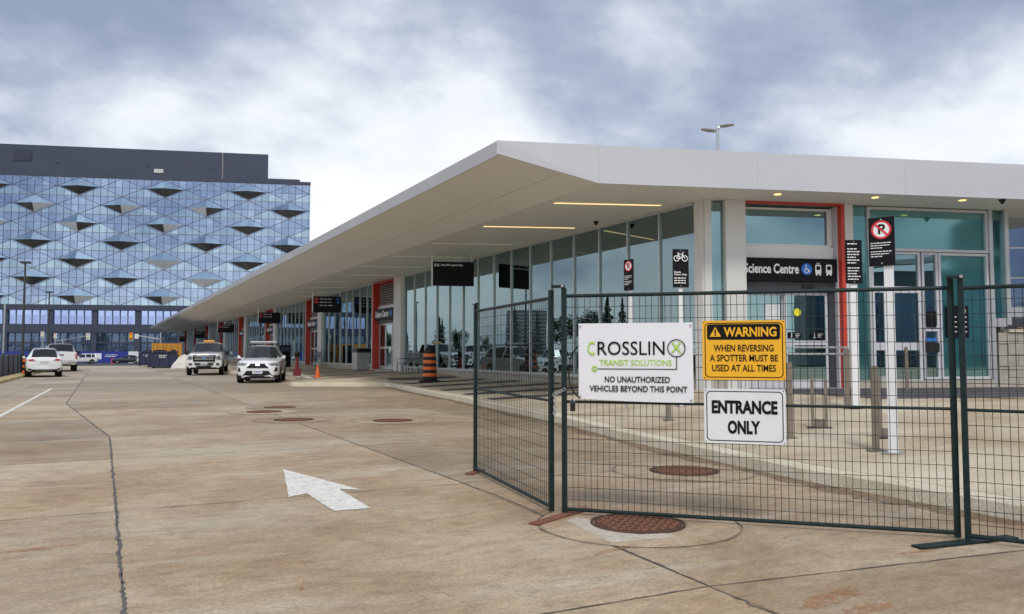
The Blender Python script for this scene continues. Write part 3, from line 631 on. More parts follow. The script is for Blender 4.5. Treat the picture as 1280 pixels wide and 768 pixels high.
for a, b, y in ((1.08, 2.30, .33), (2.26, 3.48, .24)):
    m = MB()
    for q in ((a, a + .07, .46, 2.91), (b - .07, b, .46, 2.91), (a + .07, b - .07, .46, .66), (a + .07, b - .07, 2.84, 2.91), (a + .07, b - .07, 1.55, 1.67)): m.box(q[0], q[1], y, y + .05, q[2], q[3])
    dl = ew(m, 'door_leaf', 'framegrey')
    ewc(MB().box(a + .07, b - .07, y + .02, y + .03, .66, 2.84), 'door_glass', 'glass', dl)
    if a > 2:
        ewc(MB().add(disc(2.62, 2.40, .1, y - .002, 20), [tuple(range(20))]), 'warning_sticker', 'stickery', dl)
        for x in (2.35, 2.98):
            ewc(MB().box(x, x + .38, y - .006, y - .002, 1.72, 1.88), 'door_notice', 'black', dl)
            w = MB(); c = x + .1; w.add(disc(c, 1.855, .014, y - .009, 8), [tuple(range(8))]); line_xz(w, (c, 1.84), (c, 1.79), .022, y - .009); line_xz(w, (c, 1.79), (c - .025, 1.735), .014, y - .0085); line_xz(w, (c, 1.79), (c + .025, 1.735), .014, y - .0095)
            for i in range(3): line_xz(w, (x + .2, 1.84 - .04 * i), (x + .34 - .03 * i, 1.84 - .04 * i), .012, y - .009)
            ewc(w, 'walking_figure', 'inkw', dl)
    else:
        ewc(MB().box(1.78, 2.18, y - .006, y - .002, 2.22, 2.6), 'paper_notice', 'signwhite', dl)
        w = MB()
        for c in (1.82, 2.02):
            for i in range(5): line_xz(w, (c, 2.54 - .065 * i), (c + .13, 2.54 - .065 * i), .016, y - .008)
        ewc(w, 'notice_print', 'inkgrey', dl)
ew(MB().box(3.49, 3.655, .2, .4, .46, 2.915), 'door_jamb', 'darkgrey')
ew(MB().box(1.07, 3.655, -.2, .8, .30, .455), 'threshold', 'block')
# right unit
def frame_ew(s0, s1, z0, z1, w, y=0., name='window_frame', mat='framegrey', pane_mat='glass'):
    f = ew(MB().box(s0, s0 + w, y, y + .1, z0, z1).box(s1 - w, s1, y, y + .1, z0, z1).box(s0 + w, s1 - w, y, y + .1, z0, z0 + w).box(s0 + w, s1 - w, y, y + .1, z1 - w, z1), name, mat)
    ewc(MB().box(s0 + w, s1 - w, y + .05, y + .06, z0 + w, z1 - w), 'glass_pane', pane_mat, f); return f
ew(MB().box(4.035, 4.5, .04, .06, .5, ZS - .04), 'glass_pane', 'glassteal')
ew(MB().box(4.035, 4.5, .10, .13, .5, ZS - .04), 'spandrel_panel', 'teal')
frame_ew(4.52, 8.08, 4.02, ZS - .03, .07, pane_mat='glassteal'); ew(MB().box(4.6, 8.0, .12, .15, 4.1, ZS - .08), 'spandrel_panel', 'teal')
frame_ew(4.60, 6.02, 3.03, 4.00, .06); frame_ew(6.07, 6.54, 2.0, 4.00, .06); frame_ew(6.07, 6.54, .66, 1.98, .06)
frame_ew(6.56, 8.06, .66, 4.00, .07, pane_mat='glassteal'); ew(MB().box(6.6, 8.0, .13, .16, .7, 3.95), 'spandrel_panel', 'teal')
for a, b in ((4.60, 5.02), (5.03, 6.02)):
    m = MB()
    for q in ((a, a + .08, .47, 3.0), (b - .08, b, .47, 3.0), (a + .08, b - .08, .47, .66), (a + .08, b - .08, 2.92, 3.0), (a + .08, b - .08, 1.42, 1.62)): m.box(q[0], q[1], .0, .05, q[2], q[3])
    dl = ew(m, 'door_leaf', 'framegrey'); ewc(MB().box(a + .08, b - .08, .02, .03, .66, 2.92), 'door_glass', 'glass', dl)
    if b > 6: ewc(MB().tube([(b - .12, -.05, 1.2), (b - .12, -.05, 2.5)], .014), 'pull_handle', 'steel', dl)
ew(MB().box(6.10, 6.50, -.03, .045, 1.38, 1.62), 'card_reader', 'blackp'); ew(MB().box(6.14, 6.44, -.012, .03, 2.02, 2.45), 'door_notice', 'black'); ew(MB().box(6.15, 6.42, -.02, .04, 1.66, 1.74), 'door_notice', 'signblue')
nt_ = ew(MB().box(6.78, 7.40, -.012, .03, 1.75, 2.6), 'door_notice', 'black')
w = MB()
for i in range(4):
    for c in (6.84, 7.14): line_xz(w, (c, 2.3 - .13 * i), (c + .2, 2.3 - .13 * i), .03, -.016)
ring_xz(w, .07, .05, 7.25, 2.46, -.016, 16); ewc(w, 'notice_print', 'inkgrey', nt_)
ew(MB().box(4.52, 4.585, -.02, .12, .46, 4.01), 'mullion', 'alu'); ew(MB().box(8.09, 8.2, -.03, .14, .46, ZS - .004), 'mullion', 'alu')
ew(MB().box(8.20, 8.56, .04, .06, 2.3, ZS - .04), 'glass_pane', 'glassteal'); ew(MB().box(8.2, 8.56, .10, .13, 2.3, ZS - .04), 'spandrel_panel', 'teal')
ew(MB().box(8.56, 8.68, -.04, .3, 2.1, ZS - .004), 'mullion', 'alu'); ew(MB().box(8.2, 8.56, -.02, .2, 2.05, 2.28), 'sill', 'alu')
ew(MB().box(4.04, 8.1, -.04, .2, .3, .64), 'plinth', 'block')
ew(MB().box(8.62, 8.72, .3, 14, .3, ZS - .01), 'side_wall', 'interior')
ew(MB().box(.5, 8.6, 3.2, 3.3, .46, ZS - .02), 'lobby_wall', 'interior'); ew(MB().box(.3, 8.6, .6, 6, .3, .452), 'lobby_floor', 'intfloor')
# concrete block wall right of the station
bw = empty('block_wall', CC + DV * 8.7 + Vector((0, 0, .4)), RE, label='beige concrete block wall right of the glass station end', cat='wall')
blk = MB().box(0, .588, 0, .3, 0, .288).mesh('block', 'block')
for r_ in range(5):
    for c_ in range(10): put('block', blk, bw, (-.45 + .6 * c_ + (.3 if r_ % 2 else 0), -.05 + rnd.random() * .004, .3 * r_), 0, .008)
MB().box(-.45, 6, -.02, .22, 0, 1.49).build('mortar_core', 'block', bw)
MB().box(-.15, 6.1, -.1, .3, 1.505, 1.58).build('coping', 'kerb', bw)
rb = MB()
for k in range(60): a = Vector((rnd.uniform(.3, 3), rnd.uniform(0, .2), 1.58)); rb.box(a.x, a.x + rnd.uniform(.05, .2), a.y, a.y + .08, 1.583, 1.6 + rnd.random() * .06)
o = rb.build('dry_debris', 'brick', bw); o['kind'] = 'stuff'

# hanging signs ----------------------------------------------------
def hsign(px0, px1, pyr, pt, pb, kind, label):
    a = atz(px0, pyr, ZS); b = atz(px1, pyr, ZS); u = DV; c = (a + b) / 2
    D = (c - CAM).dot(_f); w = min(1.75, (px1 - px0) / FPX * D * 1.06); zt = CAMH + (440 - pt) / FPX * D; zb = CAMH + (440 - pb) / FPX * D
    t = empty('hanging_sign', (c.x, c.y, zb), RE, label=label, cat='sign', group='signs hanging under the canopy'); h = zt - zb
    for s in (-1, 1): MB().box(s * (w / 2 - .02) - .03, s * (w / 2 - .02) + .03, -.03, .03, 0 if s < 0 else h * .1, ZS - zb - .003).build('hanger_rod', 'alu', t)
    bd = MB().box(-w / 2 + .055, w / 2 + .06, -.075, .075, 0, h).build('board', 'black', t, bevel=.008)
    y = -.078
    if kind == 0:
        text('Drop-Off / Layover Only', .105, 'inkw', bd, (-w / 2 + .36, y, h - .13), .003, 'LEFT', width=.85)
        m = MB()
        for q in (.14, .25): frame_xz(m, rrect(.08, .1, .02, 3, -w / 2 + q, h - .13, y), rrect(.05, .04, .01, 3, -w / 2 + q, h - .115, y))
        put('vehicle_symbol', m.mesh('symbol', 'inkw'), bd)
    else:
        m = MB(); m2 = MB(); m3 = MB()
        for i in range(2 + (kind == 1)):
            z = h - .16 - .2 * i
            if i < 2: m.add(rrect(.22, .13, .04, 3, -w / 2 + .25, z, y), [tuple(range(16))[::-1]]) if False else m.add(rrect(.22, .13, .03, 3, -w / 2 + .25, z, y), [tuple(range(16))])
            x = -w / 2 + .45
            for k in range(3): l = rnd.uniform(.14, .3); line_xz(m2, (x, z), (x + l, z), .055, y); x += l + .05
            if kind == 1 and i < 2: m3.add(disc(w / 2 - .12, z, .075, y, 14), [tuple(range(14))])
        put('route_symbol', m.mesh('route_symbol', 'signred'), bd); put('route_print', m2.mesh('route_print', 'inkgrey'), bd)
        if m3.v: put('access_symbol', m3.mesh('access_symbol', 'signblue'), bd)
hsign(541, 589, 317.5, 328, 358, 0, 'nearest black sign hanging under the canopy, with one line of white print')
hsign(392, 424, 362.5, 371, 391, 1, 'black hanging sign with red route marks, second from the camera')
hsign(324, 348.5, 383, 391, 404.6, 2, 'black hanging sign third from the camera, above the white car with light bar')
hsign(273, 290.6, 399, 405.6, 416, 2, 'black hanging sign fourth from the camera, above the pickup roof')
hsign(243, 257, 408, 414.4, 422.8, 2, 'black hanging sign fifth from the camera, left of the pickup beacon')
hsign(224, 236, 414, 420, 427.2, 2, 'farthest black hanging sign, just right of the orange container')
# ------------------------------------------------------------------ pavement furniture
def onpav(px, py):
    p = atz(px, py, .15)
    for _ in range(12): p = atz(px, py, hz(p.x, p.y) + .001)
    return p
def words(mb, x0, x1, z, h, y):
    x = x0
    while x < x1 - .01: l = min(rnd.uniform(.6, 1.6) * h * 2.6, x1 - x); line_xz(mb, (x, z), (x + l, z), h, y); x += l + h * .7
def np_face(t, w, h, r, y, dx=0):
    t = put('sign_face', MB().box(dx - .001, dx + .001, y + .002, y + .003, h * .5, h * .5 + .001).mesh('sign_face', 'black'), t) if False else t
    cz = h - r * 1.35
    put('prohibition_ring', ring_xz(MB(), r, r * .8, 0, cz, y - .003).mesh('ring', 'signred'), t)
    put('sign_disc', MB().add(disc(0, cz, r * .99, y - .0015), [tuple(range(24))]).mesh('disc', 'inkw'), t)
    text('P', r * 1.45, 'ink', t, (0, y - .003, cz), .004); put('prohibition_bar', line_xz(MB(), (-r * .62, cz + r * .62), (r * .62, cz - r * .62), r * .2, y - .006).mesh('bar', 'signred'), t)
    m = MB()
    for i, z in enumerate((.47, .42, .37, .295, .245, .195)): words(m, -w * .42, w * (.36, .30, .02, .38, .28, .05)[i], h * z, h * .018, y - .002)
    put('print', m.mesh('print', 'inkw'), t)['kind'] = 'stuff'
def post_sign(name, px, py, w, h, ztop, rz, label, post_mat='white', pw=.1, face='np', cat='sign post', dx=0):
    p = onpav(px, py); t = empty(name, p, rz, label=label, cat=cat)
    MB().box(-pw / 2, pw / 2, -.03, .03, 0, ztop - h * .3).build('post', post_mat, t, bevel=.006)
    MB().box(-.11, .11, -.1, .1, 0, .012).build('base_plate', 'steel', t)
    pl_ = MB().box(-w / 2, w / 2, -.055, -.035, 0, h).build('plate', 'black', t, (dx, 0, ztop - h), bevel=.003)
    b = MB()
    for z in (.03, h - .03): b.tube([(0, -.055, z), (0, -.062, z)], .009, 8)
    put('bolt', b.mesh('bolt', 'steel'), pl_)
    if face == 'np': np_face(pl_, w, h, w * .39, -.0565, dx)
    if face == 'bike':
        m = MB(); z = h - .19; s = w / .33
        for x in (-.085, .085): ring_xz(m, .062 * s, .046 * s, x * s, z, -.058, 20)
        for a, c in (((-.085, 0), (-.05, .085)), ((-.05, .085), (.04, .085)), ((.04, .085), (.085, 0)), ((-.05, .085), (.005, 0)), ((.005, 0), (.04, .085)), ((-.085, 0), (.005, 0)), ((-.07, .11), (-.03, .11)), ((.03, .12), (.07, .125)), ((-.045, .085), (-.05, .11)), ((.04, .085), (.035, .12))): line_xz(m, (a[0] * s, z + a[1] * s), (c[0] * s, z + c[1] * s), .013 * s, -.058 - rnd.random() * .001)
        put('bicycle_symbol', m.mesh('bicycle_symbol', 'inkw'), pl_)
        text('Bicycle', .05, 'inkw', pl_, (-w * .42, -.058, .31), .001, 'LEFT'); text('Parking Only', .05, 'inkw', pl_, (-w * .42, -.058, .26), .001, 'LEFT')
        m = MB()
        for z in (.19, .14, .09): words(m, -w * .42, w * .3, z, .02, -.058)
        put('print', m.mesh('print', 'inkw'), pl_)['kind'] = 'stuff'
    if face == 'text':
        m = MB(); z = h - .07
        while z > .05: words(m, -w * .4, w * rnd.uniform(.1, .4), z, .018, -.058); z -= .05 if rnd.random() > .15 else .09
        put('print', m.mesh('print', 'inkw'), pl_)['kind'] = 'stuff'
    return t
P_ = onpav(1117, 567)
post_sign('no_parking_sign', 1117, 567, .28, .57, 2.73, R(-62), 'large black no-parking sign on a white post in front of the doors', dx=-.06)
post_sign('bicycle_sign', 852, 508, .33, .78, 3.25, R(-20), 'black sign with white bicycle symbol on a slim white post', pw=.08)if False else post_sign('bicycle_sign', 852, 508, .33, .78, 3.18, R(-22), 'black sign with white bicycle symbol on a slim white post', pw=.08, face='bike')
post_sign('no_parking_sign', 789, 500, .30, .72, 3.22, R(-80), 'smaller narrow-looking no-parking sign standing before the long glass wall', pw=.08)
post_sign('notice_sign', 1070, 510, .30, .78, 2.55 + .42, R(-24), 'black notice of small white print on white post beside red door frame', pw=.13, face='text')
# bike posts and racks
def bike_post(px, py, h, label, w=.075):
    p = onpav(px, py); t = empty('rack_post', p, R(-20), label=label, cat='post', group='weathered posts of the bicycle parking')
    MB().box(-w / 2, w / 2, -.02, .02, 0, h).build('post', 'bronze', t, bevel=.004); MB().box(-.09, .09, -.06, .06, 0, .012).build('base_plate', 'bronze', t)
bike_post(836, 526, .98, 'weathered flat post below the white banner')
bike_post(988, 548, 1.02, 'weathered flat post beside the white entrance sign')
bike_post(1060, 510, 1.05, 'weathered flat post beside the white notice post')
bike_post(1095, 564, 1.0, 'weathered flat post left of the large no-parking post')
bike_post(1134, 488, 1.05, 'far weathered post right of the no-parking post, before the glass door')
def bike_rack(px0, px1, py, h, label):
    a, b = onpav(px0, py), onpav(px1, py); w = (b - a).length; t = empty('bicycle_rack', (a + b) / 2, math.atan2(b.y - a.y, b.x - a.x), label=label, cat='bicycle rack', group='small steel bicycle racks')
    for s in (-1, 1): MB().box(s * w / 2 - .022, s * w / 2 + .022, -.02, .02, .012, h).build('upright', 'bronze', t, bevel=.004)
    MB().box(-w / 2 + .023, w / 2 - .023, -.018, .018, h - .04, h - .002).build('top_bar', 'steel', t); MB().box(-w / 2 + .023, w / 2 - .023, -.012, .012, .014, .13).build('lower_plate', 'bronze', t)
    MB().box(-w / 2 - .08, w / 2 + .08, -.07, .07, 0, .011).build('base_plate', 'darkgrey', t)
bike_rack(1016, 1033, 535, .72, 'low steel bicycle rack between the entrance sign and the notice post')
bike_rack(1100, 1115, 548, .80, 'low steel bicycle rack directly behind the large no-parking post')
# guard rail before the doors
a = onpav(1060, 506); b = a - DV * 6.4; t = empty('guard_rail', (a.x, a.y, hz(a.x, a.y)), RE, label='thin steel double rail running across behind the fence signs', cat='railing')
for z in (1.05, .93): MB().tube([(-4.3, 0, z), (0, 0, z)], .018).build('rail', 'steel', t)
for x in (-4.25, -2.1, -.05): MB().tube([(x, 0, 0 if x > -1 else -.02), (x, 0, 1.05)], .022).build('post', 'steel', t)
# benches
def bench(px, py, label):
    p = onpav(px, py); t = empty('bench', (12.75, p.y, hz(12.75, p.y)), R(-90), label=label, cat='bench', group='metal benches along the glass wall')
    for k in range(5): MB().box(-.85, .85, -.42 + .09 * k, -.35 + .09 * k, .43, .455).build('seat_slat', 'darkgrey', t)
    for k in range(5): MB().prism([(-.85, .05 + .03 * k, .5 + .09 * k), (.85, .05 + .03 * k, .5 + .09 * k), (.85, .075 + .03 * k, .57 + .09 * k), (-.85, .075 + .03 * k, .57 + .09 * k)], (0, .015, 0)).build('back_slat', 'darkgrey', t)
    for x in (-.8, 0, .8):
        MB().tube([(x, -.42, 0), (x, -.40, .41)], .02).build('leg', 'darkgrey', t); MB().tube([(x, .06, 0), (x, .02, .42), (x, .09, .5), (x, .24, 1.0)], .018).build('leg', 'darkgrey', t)
    for x in (-.82, .82): MB().tube([(x, -.40, .42), (x, -.40, .64), (x, .12, .66)], .016).build('armrest', 'darkgrey', t)
bench(518, 466, 'dark metal slatted bench behind the striped barrel')
bench(412, 461, 'dark metal slatted bench left of the grey litter bin')
bench(305, 455, 'far dark bench seen behind the parked white pickup')
# litter bin
p = onpav(452, 463); t = empty('litter_bin', p, 0, label='square grey metal litter bin with dark top by the glass wall', cat='litter bin')
MB().box(-.42, .42, -.42, .42, .03, 1.0).build('body', 'steel', t, bevel=.02); MB().box(-.43, .43, -.43, .43, 1.02, 1.25).build('hood', 'darkgrey', t, bevel=.02); MB().box(-.3, .3, -.44, -.432, 1.06, 1.2).build('opening', 'black', t); MB().box(-.38, .38, -.38, .38, 0, .03).build('foot', 'darkgrey', t); MB().box(-.38, .38, -.38, .38, 1.0, 1.02).build('neck', 'darkgrey', t); MB().box(-.434, -.431, -.1, .1, .3, .6).build('label_plate', 'inkgrey', t)
# striped construction barrel
p = onpav(537, 478); t = empty('construction_barrel', p, 0, label='tall black and orange striped construction barrel on a black base', cat='barrel')
MB().lathe([(.44, 0), (.44, .05), (.32, .09), (.30, .10)], 8).build('base', 'blackp', t)
rs = [.285, .28, .275, .27, .265, .26, .255, .25]; z = .10
for k in range(9):
    h = .125; r0, r1 = .285 - .006 * k, .285 - .006 * (k + 1)
    MB().lathe([(r0, z), (r0, z + h - .012), (r1, z + h)], 26).build('band', 'orange' if k % 2 else 'blackp', t, smooth=True); z += h
MB().lathe([(.2, z), (.2, z + .05), (.1, z + .09), (.1, z + .14), (.05, z + .15)], 20).build('cap', 'blackp', t, smooth=True)
# traffic cone
def cone(px, py, s, label):
    p = onpav(px, py); t = empty('traffic_cone', p, 0, label=label, cat='traffic cone')
    MB().box(-.2 * s, .2 * s, -.2 * s, .2 * s, 0, .035).build('base', 'orange', t, bevel=.01); MB().lathe([(.145 * s, .035), (.035 * s, .70 * s), (.02 * s, .72 * s)], 22).build('cone', 'orange', t, smooth=True)
cone(397, 472, .85, 'small orange traffic cone on the kerb nose')
# maroon post lamp
p = onpav(371, 470); t = empty('bollard', p, 0, label='maroon square-footed bollard with dark cap near the kerb nose', cat='bollard')
MB().box(-.17, .17, -.17, .17, 0, .36).build('foot', 'maroon', t, bevel=.01); MB().tube([(0, 0, .36), (0, 0, .95)], .09, 14).build('shaft', 'maroon', t, smooth=True); MB().lathe([(.09, .95), (.14, 1.02), (.14, 1.2), (.06, 1.24)], 16).build('cap', 'blackp', t, smooth=True)
# dark totem
p = onpav(356, 461); t = empty('information_totem', p, 0, label='tall narrow black information totem right of the white car', cat='totem')
MB().box(-.38, .38, -.1, .1, .06, 1.62).build('slab', 'black', t, bevel=.01); MB().box(-.42, .42, -.16, .16, 0, .06).build('base', 'darkgrey', t); MB().box(-.3, .3, -.104, -.101, 1.2, 1.5).build('print', 'ofwall', t)

# ------------------------------------------------------------------ temporary fence
def fence_panel(a, b, top, label, post_z=.05):
    a, b = Vector(a), Vector(b); L_ = (b - a).length; t = empty('temporary_fence', (a.x, a.y, 0), math.atan2(b.y - a.y, b.x - a.x), label=label, cat='fence', group='dark green temporary fence panels')
    q = .0205
    for x in (q, L_ - q): MB().box(x - q, x + q, -q, q, .012, top + post_z).build('post', 'green', t, bevel=.004)
    for z in (top - .02, .955, .045): MB().tube([(2 * q, 0, z), (L_ - 2 * q, 0, z)], .016 if z != .955 else .012, 10).build('rail', 'green', t)
    n = round((L_ - .1) / .052); vm = MB().tube([(0, 0, .05), (0, 0, top - .03)], .0025, 5).mesh('wire', 'wire'); hm = MB().tube([(2 * q, -.003, 0), (L_ - 2 * q, -.003, 0)], .0025, 5).mesh('wire', 'wire')
    for k in range(1, n): put('wire', vm, t, (2 * q + (L_ - 4 * q) * k / n + rnd.gauss(0, .002), 0, 0)).rotation_euler = (0, rnd.gauss(0, .0012), 0)
    z = .13
    while z < top - .06: put('wire', hm, t, (0, 0, z)); z += .102
    return t, L_
F2, L2 = fence_panel(atz(703, 643), atz(1201, 674), 1.88, 'wide dark green mesh fence panel carrying the three signs')
F1, L1 = fence_panel(atz(593.5, 590), atz(690.5, 641), 1.87, 'dark green mesh fence panel angled back to the left, without signs')
c3 = atz(1206.5, 677); d3 = atz(1280, 687); u3 = (d3 - c3).normalized()
F3, L3 = fence_panel(c3, c3 + (u3 * .75 + (atz(1201, 674) - atz(703, 643)).normalized() * .25).normalized() * 3.0, 1.87, 'dark green mesh fence panel cut off by the right edge')
for q0, q1, mat, lb in (((667, 657), (735, 637), 'rustplate', 'rusty flat steel fence foot at the left fence corner'), ((1146, 686), (1266, 673), 'green', 'dark green flat steel fence foot at the right fence corner'), ((586, 594), (602, 588), 'rustplate', 'small rusty fence foot under the far left fence post')):
    p0, p1 = atz(*q0), atz(*q1); l_ = (p1 - p0).length / 2; c = (p0 + p1) / 2
    ff = MB().box(-l_, l_, -.05, .05, 0, .011).build('steel_fence_stand', mat, None, (c.x, c.y, .006), math.atan2(p1.y - p0.y, p1.x - p0.x)); tag(ff, lb, 'fence stand', 'steel feet of the temporary fence')
# post clamps
def clamp(px, py, pnl, x, z, label):
    t = empty('fence_clamp', pnl.matrix_basis @ Vector((x, 0, z)), pnl.rotation_euler.z, label=label, cat='clamp', group='steel clamps on the fence posts')
    MB().box(-.055, .055, -.028, .028, -.012, .012).build('plate', 'green', t, bevel=.003); MB().tube([(.045, -.028, 0), (.045, -.045, 0)], .012, 6).build('bolt', 'steel', t)
clamp(0, 0, F2, -.03, 1.945, 'clamp capping the left fence corner posts'); clamp(0, 0, F3, -.015, 1.935, 'clamp capping the right fence corner posts'); clamp(0, 0, F1, .02, 1.935, 'clamp capping the far left fence post')
# chain with padlock
ch = empty('chain', F2.matrix_basis @ Vector((-.03, -.03, 1.02)), F2.rotation_euler.z, label='steel chain hanging where the two fence panels meet', cat='chain')
def torus(R0, r0, n=10, k=6, stretch=1.5):
    m = MB(); vs = []; fs = []
    for i in range(n):
        a = 2 * math.pi * i / n; c = Vector((R0 * math.cos(a), 0, R0 * stretch * math.sin(a))); dr = Vector((math.cos(a), 0, math.sin(a)))
        vs += [c + (dr * math.cos(2 * math.pi * j / k) + Vector((0, 1, 0)) * math.sin(2 * math.pi * j / k)) * r0 for j in range(k)]
        fs += [(i * k + j, i * k + (j + 1) % k, ((i + 1) % n) * k + (j + 1) % k, ((i + 1) % n) * k + j) for j in range(k)]
    return m.add(vs, fs)
lk = torus(.011, .0035).mesh('link', 'steel')
pth = [(-.03 + .014 * k, 0, -.005 + .007 * k) for k in range(7)] + [(-.025 + .002 * math.sin(k), -.01, -.03 - .026 * k) for k in range(7)]
for k, q in enumerate(pth): o = put('link', lk, ch, q); o.rotation_euler = (0, R(60) if k < 7 else 0, R(90 * (k % 2)))
pk = empty('padlock', F2.matrix_basis @ Vector((.10, -.025, .93)), F2.rotation_euler.z, label='black padlock hanging on the fence mesh below the banner', cat='padlock')
MB().box(-.022, .022, -.012, .012, -.055, .02).build('body', 'blackp', pk, bevel=.008); MB().tube([(-.014, 0, .02), (-.014, 0, .05), (0, 0, .062), (.014, 0, .05), (.014, 0, .02)], .005).build('shackle', 'steel', pk, smooth=True)
cb = empty('cable_lock', F2.matrix_basis @ Vector((.12, -.025, .985)), F2.rotation_euler.z, label='black cable looped through the fence left of the white banner', cat='cable')
MB().tube([(.045, 0, 0), (0, -.012, .04), (-.04, -.02, .12), (-.052, -.02, .23), (-.035, -.015, .34), (0, -.01, .41), (.04, 0, .45)], .007).build('cable', 'blackp', cb, smooth=True)
# the three signs on the fence
ban = empty('banner', F2.matrix_basis @ Vector((.63, -.03, .985)), F2.rotation_euler.z, label='white vinyl banner with black and green company lettering tied to fence', cat='banner')
bw_, bh_ = .95, .635; m = MB(); nx, nz_ = 28, 18; vs = []
for j in range(nz_ + 1):
    for i in range(nx + 1):
        u, v_ = i / nx, j / nz_; sag = .008 * math.sin(math.pi * u) ; vs.append((-bw_ / 2 + bw_ * u + .006 * (1 - v_) * (u - .2), -.006 * math.sin(math.pi * u) * math.sin(math.pi * v_) - .0015 * math.sin(9 * u + 3 * v_), bh_ * v_ - sag * (1 - v_) - (1 - v_) * .02 * u))
fs = [(j * (nx + 1) + i, j * (nx + 1) + i + 1, (j + 1) * (nx + 1) + i + 1, (j + 1) * (nx + 1) + i) for j in range(nz_) for i in range(nx)]
m.add(vs, fs); sh = m.build('sheet', 'bannerw', ban); sm = sh.modifiers.new('solid', 'SOLIDIFY'); sm.thickness = .0012
Y_ = -.0105
text('C', .15, 'lime', ban, (-.365, Y_, .425), .0005, width=.062, height=.115); text('ROSSLIN', .15, 'ink', ban, (-.030, Y_, .425), .0005, width=.56, height=.115)
m = MB(); ring_xz(m, .074, .066, .345, .425, Y_, 32); line_xz(m, (.345, .352), (.345, .252), .007, Y_); line_xz(m, (.3485, .252), (-.31, .252), .007, Y_); put('logo_line', m.mesh('logo_line', 'ink'), ban)
text('X', .12, 'lime', ban, (.345, Y_, .425), .001, 'CENTER', .95); text('TRANSIT SOLUTIONS', .068, 'lime', ban, (.005, Y_, .305), .0004, width=.60, height=.05)
m = MB(); ring_xz(m, .026, .016, -.338, .252, Y_, 20); put('logo_ring', m.mesh('logo_ring', 'lime'), ban); put('logo_dot', MB().add(disc(-.338, .252, .011, Y_), [tuple(range(24))]).mesh('logo_dot', 'inkgrey'), ban)
text('NO UNAUTHORIZED', .066, 'ink', ban, (.02, Y_, .165), .0009, width=.54, height=.05); text('VEHICLES BEYOND THIS POINT', .066, 'ink', ban, (.025, Y_, .088), .0009, width=.81, height=.05)
gm = MB().lathe([(.009, 0), (.009, .003), (.005, .003)], 12).mesh('grommet', 'steel'); gm.transform(Matrix.Rotation(R(90), 4, 'X'))
for x in (-.46, .46):
    for z in (.02, .61): put('grommet', gm, ban, (x, -.006, z - (.02 if x > 0 and z < .1 else 0)))
def plate_sign(name, s0, s1, z0, z1, mat, label, cat='sign'):
    t = empty(name, F2.matrix_basis @ Vector(((s0 + s1) / 2, -.028, z0)), F2.rotation_euler.z, label=label, cat=cat); w, h = s1 - s0, z1 - z0
    MB().prism(rrect(w, h, .012, 4, 0, h / 2, 0), (0, .004, 0)).build('plate', mat, t)
    frame = MB(); frame_xz(frame, rrect(w - .035, h - .035, .035, 5, 0, h / 2, -.0012), rrect(w - .05, h - .05, .028, 5, 0, h / 2, -.0012)); frame.build('border', 'ink', t)
    for x in (-1, 1):
        for z in (.014, h - .014): put('tie_hole', MB().add(disc(x * (w / 2 - .014), z, .005, -.0015, 10), [tuple(range(10))]).mesh('tie_hole', 'ink'), t)
    return t, w, h
t, w, h = plate_sign('warning_sign', 1.183, 1.822, 1.155, 1.632, 'signyel', 'yellow warning sign with black lettering tied to the fence')
MB().prism(rrect(w - .075, .125, .02, 4, 0, h - .092, -.0022), (0, .001, 0)).build('title_band', 'ink', t)
text('WARNING', .115, 'signyel', t, (.052, -.0036, h - .092), .0032, width=.405, height=.078)
put('alert_triangle', MB().add([(-.262, -.0034, h - .13), (-.172, -.0034, h - .13), (-.217, -.0034, h - .05)], [(0, 1, 2)]).mesh('alert_triangle', 'signyel'), t); text('!', .065, 'ink', t, (-.217, -.005, h - .1), .003)
for k, s in enumerate(('WHEN REVERSING', 'A SPOTTER MUST BE', 'USED AT ALL TIMES')): text(s, .07, 'ink', t, (0, -.0025, h - .222 - .08 * k), .0010, width=(.46, .525, .49)[k], height=.055)
t, w, h = plate_sign('entrance_sign', 1.19, 1.815, .648, 1.083, 'signwhite', 'white entrance-only sign with black border under the yellow sign')
text('ENTRANCE', .145, 'ink', t, (0, -.0025, h - .145), .0065, width=.505, height=.108); text('ONLY', .145, 'ink', t, (-.005, -.0025, h - .305), .0065, width=.25, height=.108)
# ------------------------------------------------------------------ office building far behind
OP = atd(385, 440, 185); OZ = -.7
of = empty('office_building', (OP.x, OP.y, OZ), RE, label='wide blue glass office building with folded diamond facade and dark penthouse', cat='building')
FT, FB, FS = 40.3 - OZ, 11.8 - OZ, 84.          # facade top, bottom, length to the left
def raked(x0, x1, y0, y1, z0, z1): return MB().prism([(x0, y0, z0), (x1, y0, z0), (x1 - .24 * (y1 - y0), y1, z0), (x0, y1, z0)], (0, 0, z1 - z0))
raked(-FS, 0, .15, 30, FB, FT).build('core', 'ofwall', of)
def clip(poly, x0, x1, z0, z1):
    for ax, lim, sg_ in ((0, x0, 1), (0, x1, -1), (2, z0, 1), (2, z1, -1)):
        out = []
        for a, b in zip(poly, poly[1:] + poly[:1]):
            da, db = sg_ * (a[ax] - lim), sg_ * (b[ax] - lim)
            if da >= 0: out.append(a)
            if da * db < 0: t = da / (da - db); out.append(tuple(a[i] + (b[i] - a[i]) * t for i in range(3)))
        poly = out
        if len(poly) < 3: return None
    return poly
HW, HH = 4.53, 2.04; ZA = 38.2 - OZ
def facet(poly, mat, name='glass_facet'):
    p = clip(poly, -FS, 0, FB, FT)
    if p: MB().add(p, [tuple(range(len(p)))]).build(name, mat, of)
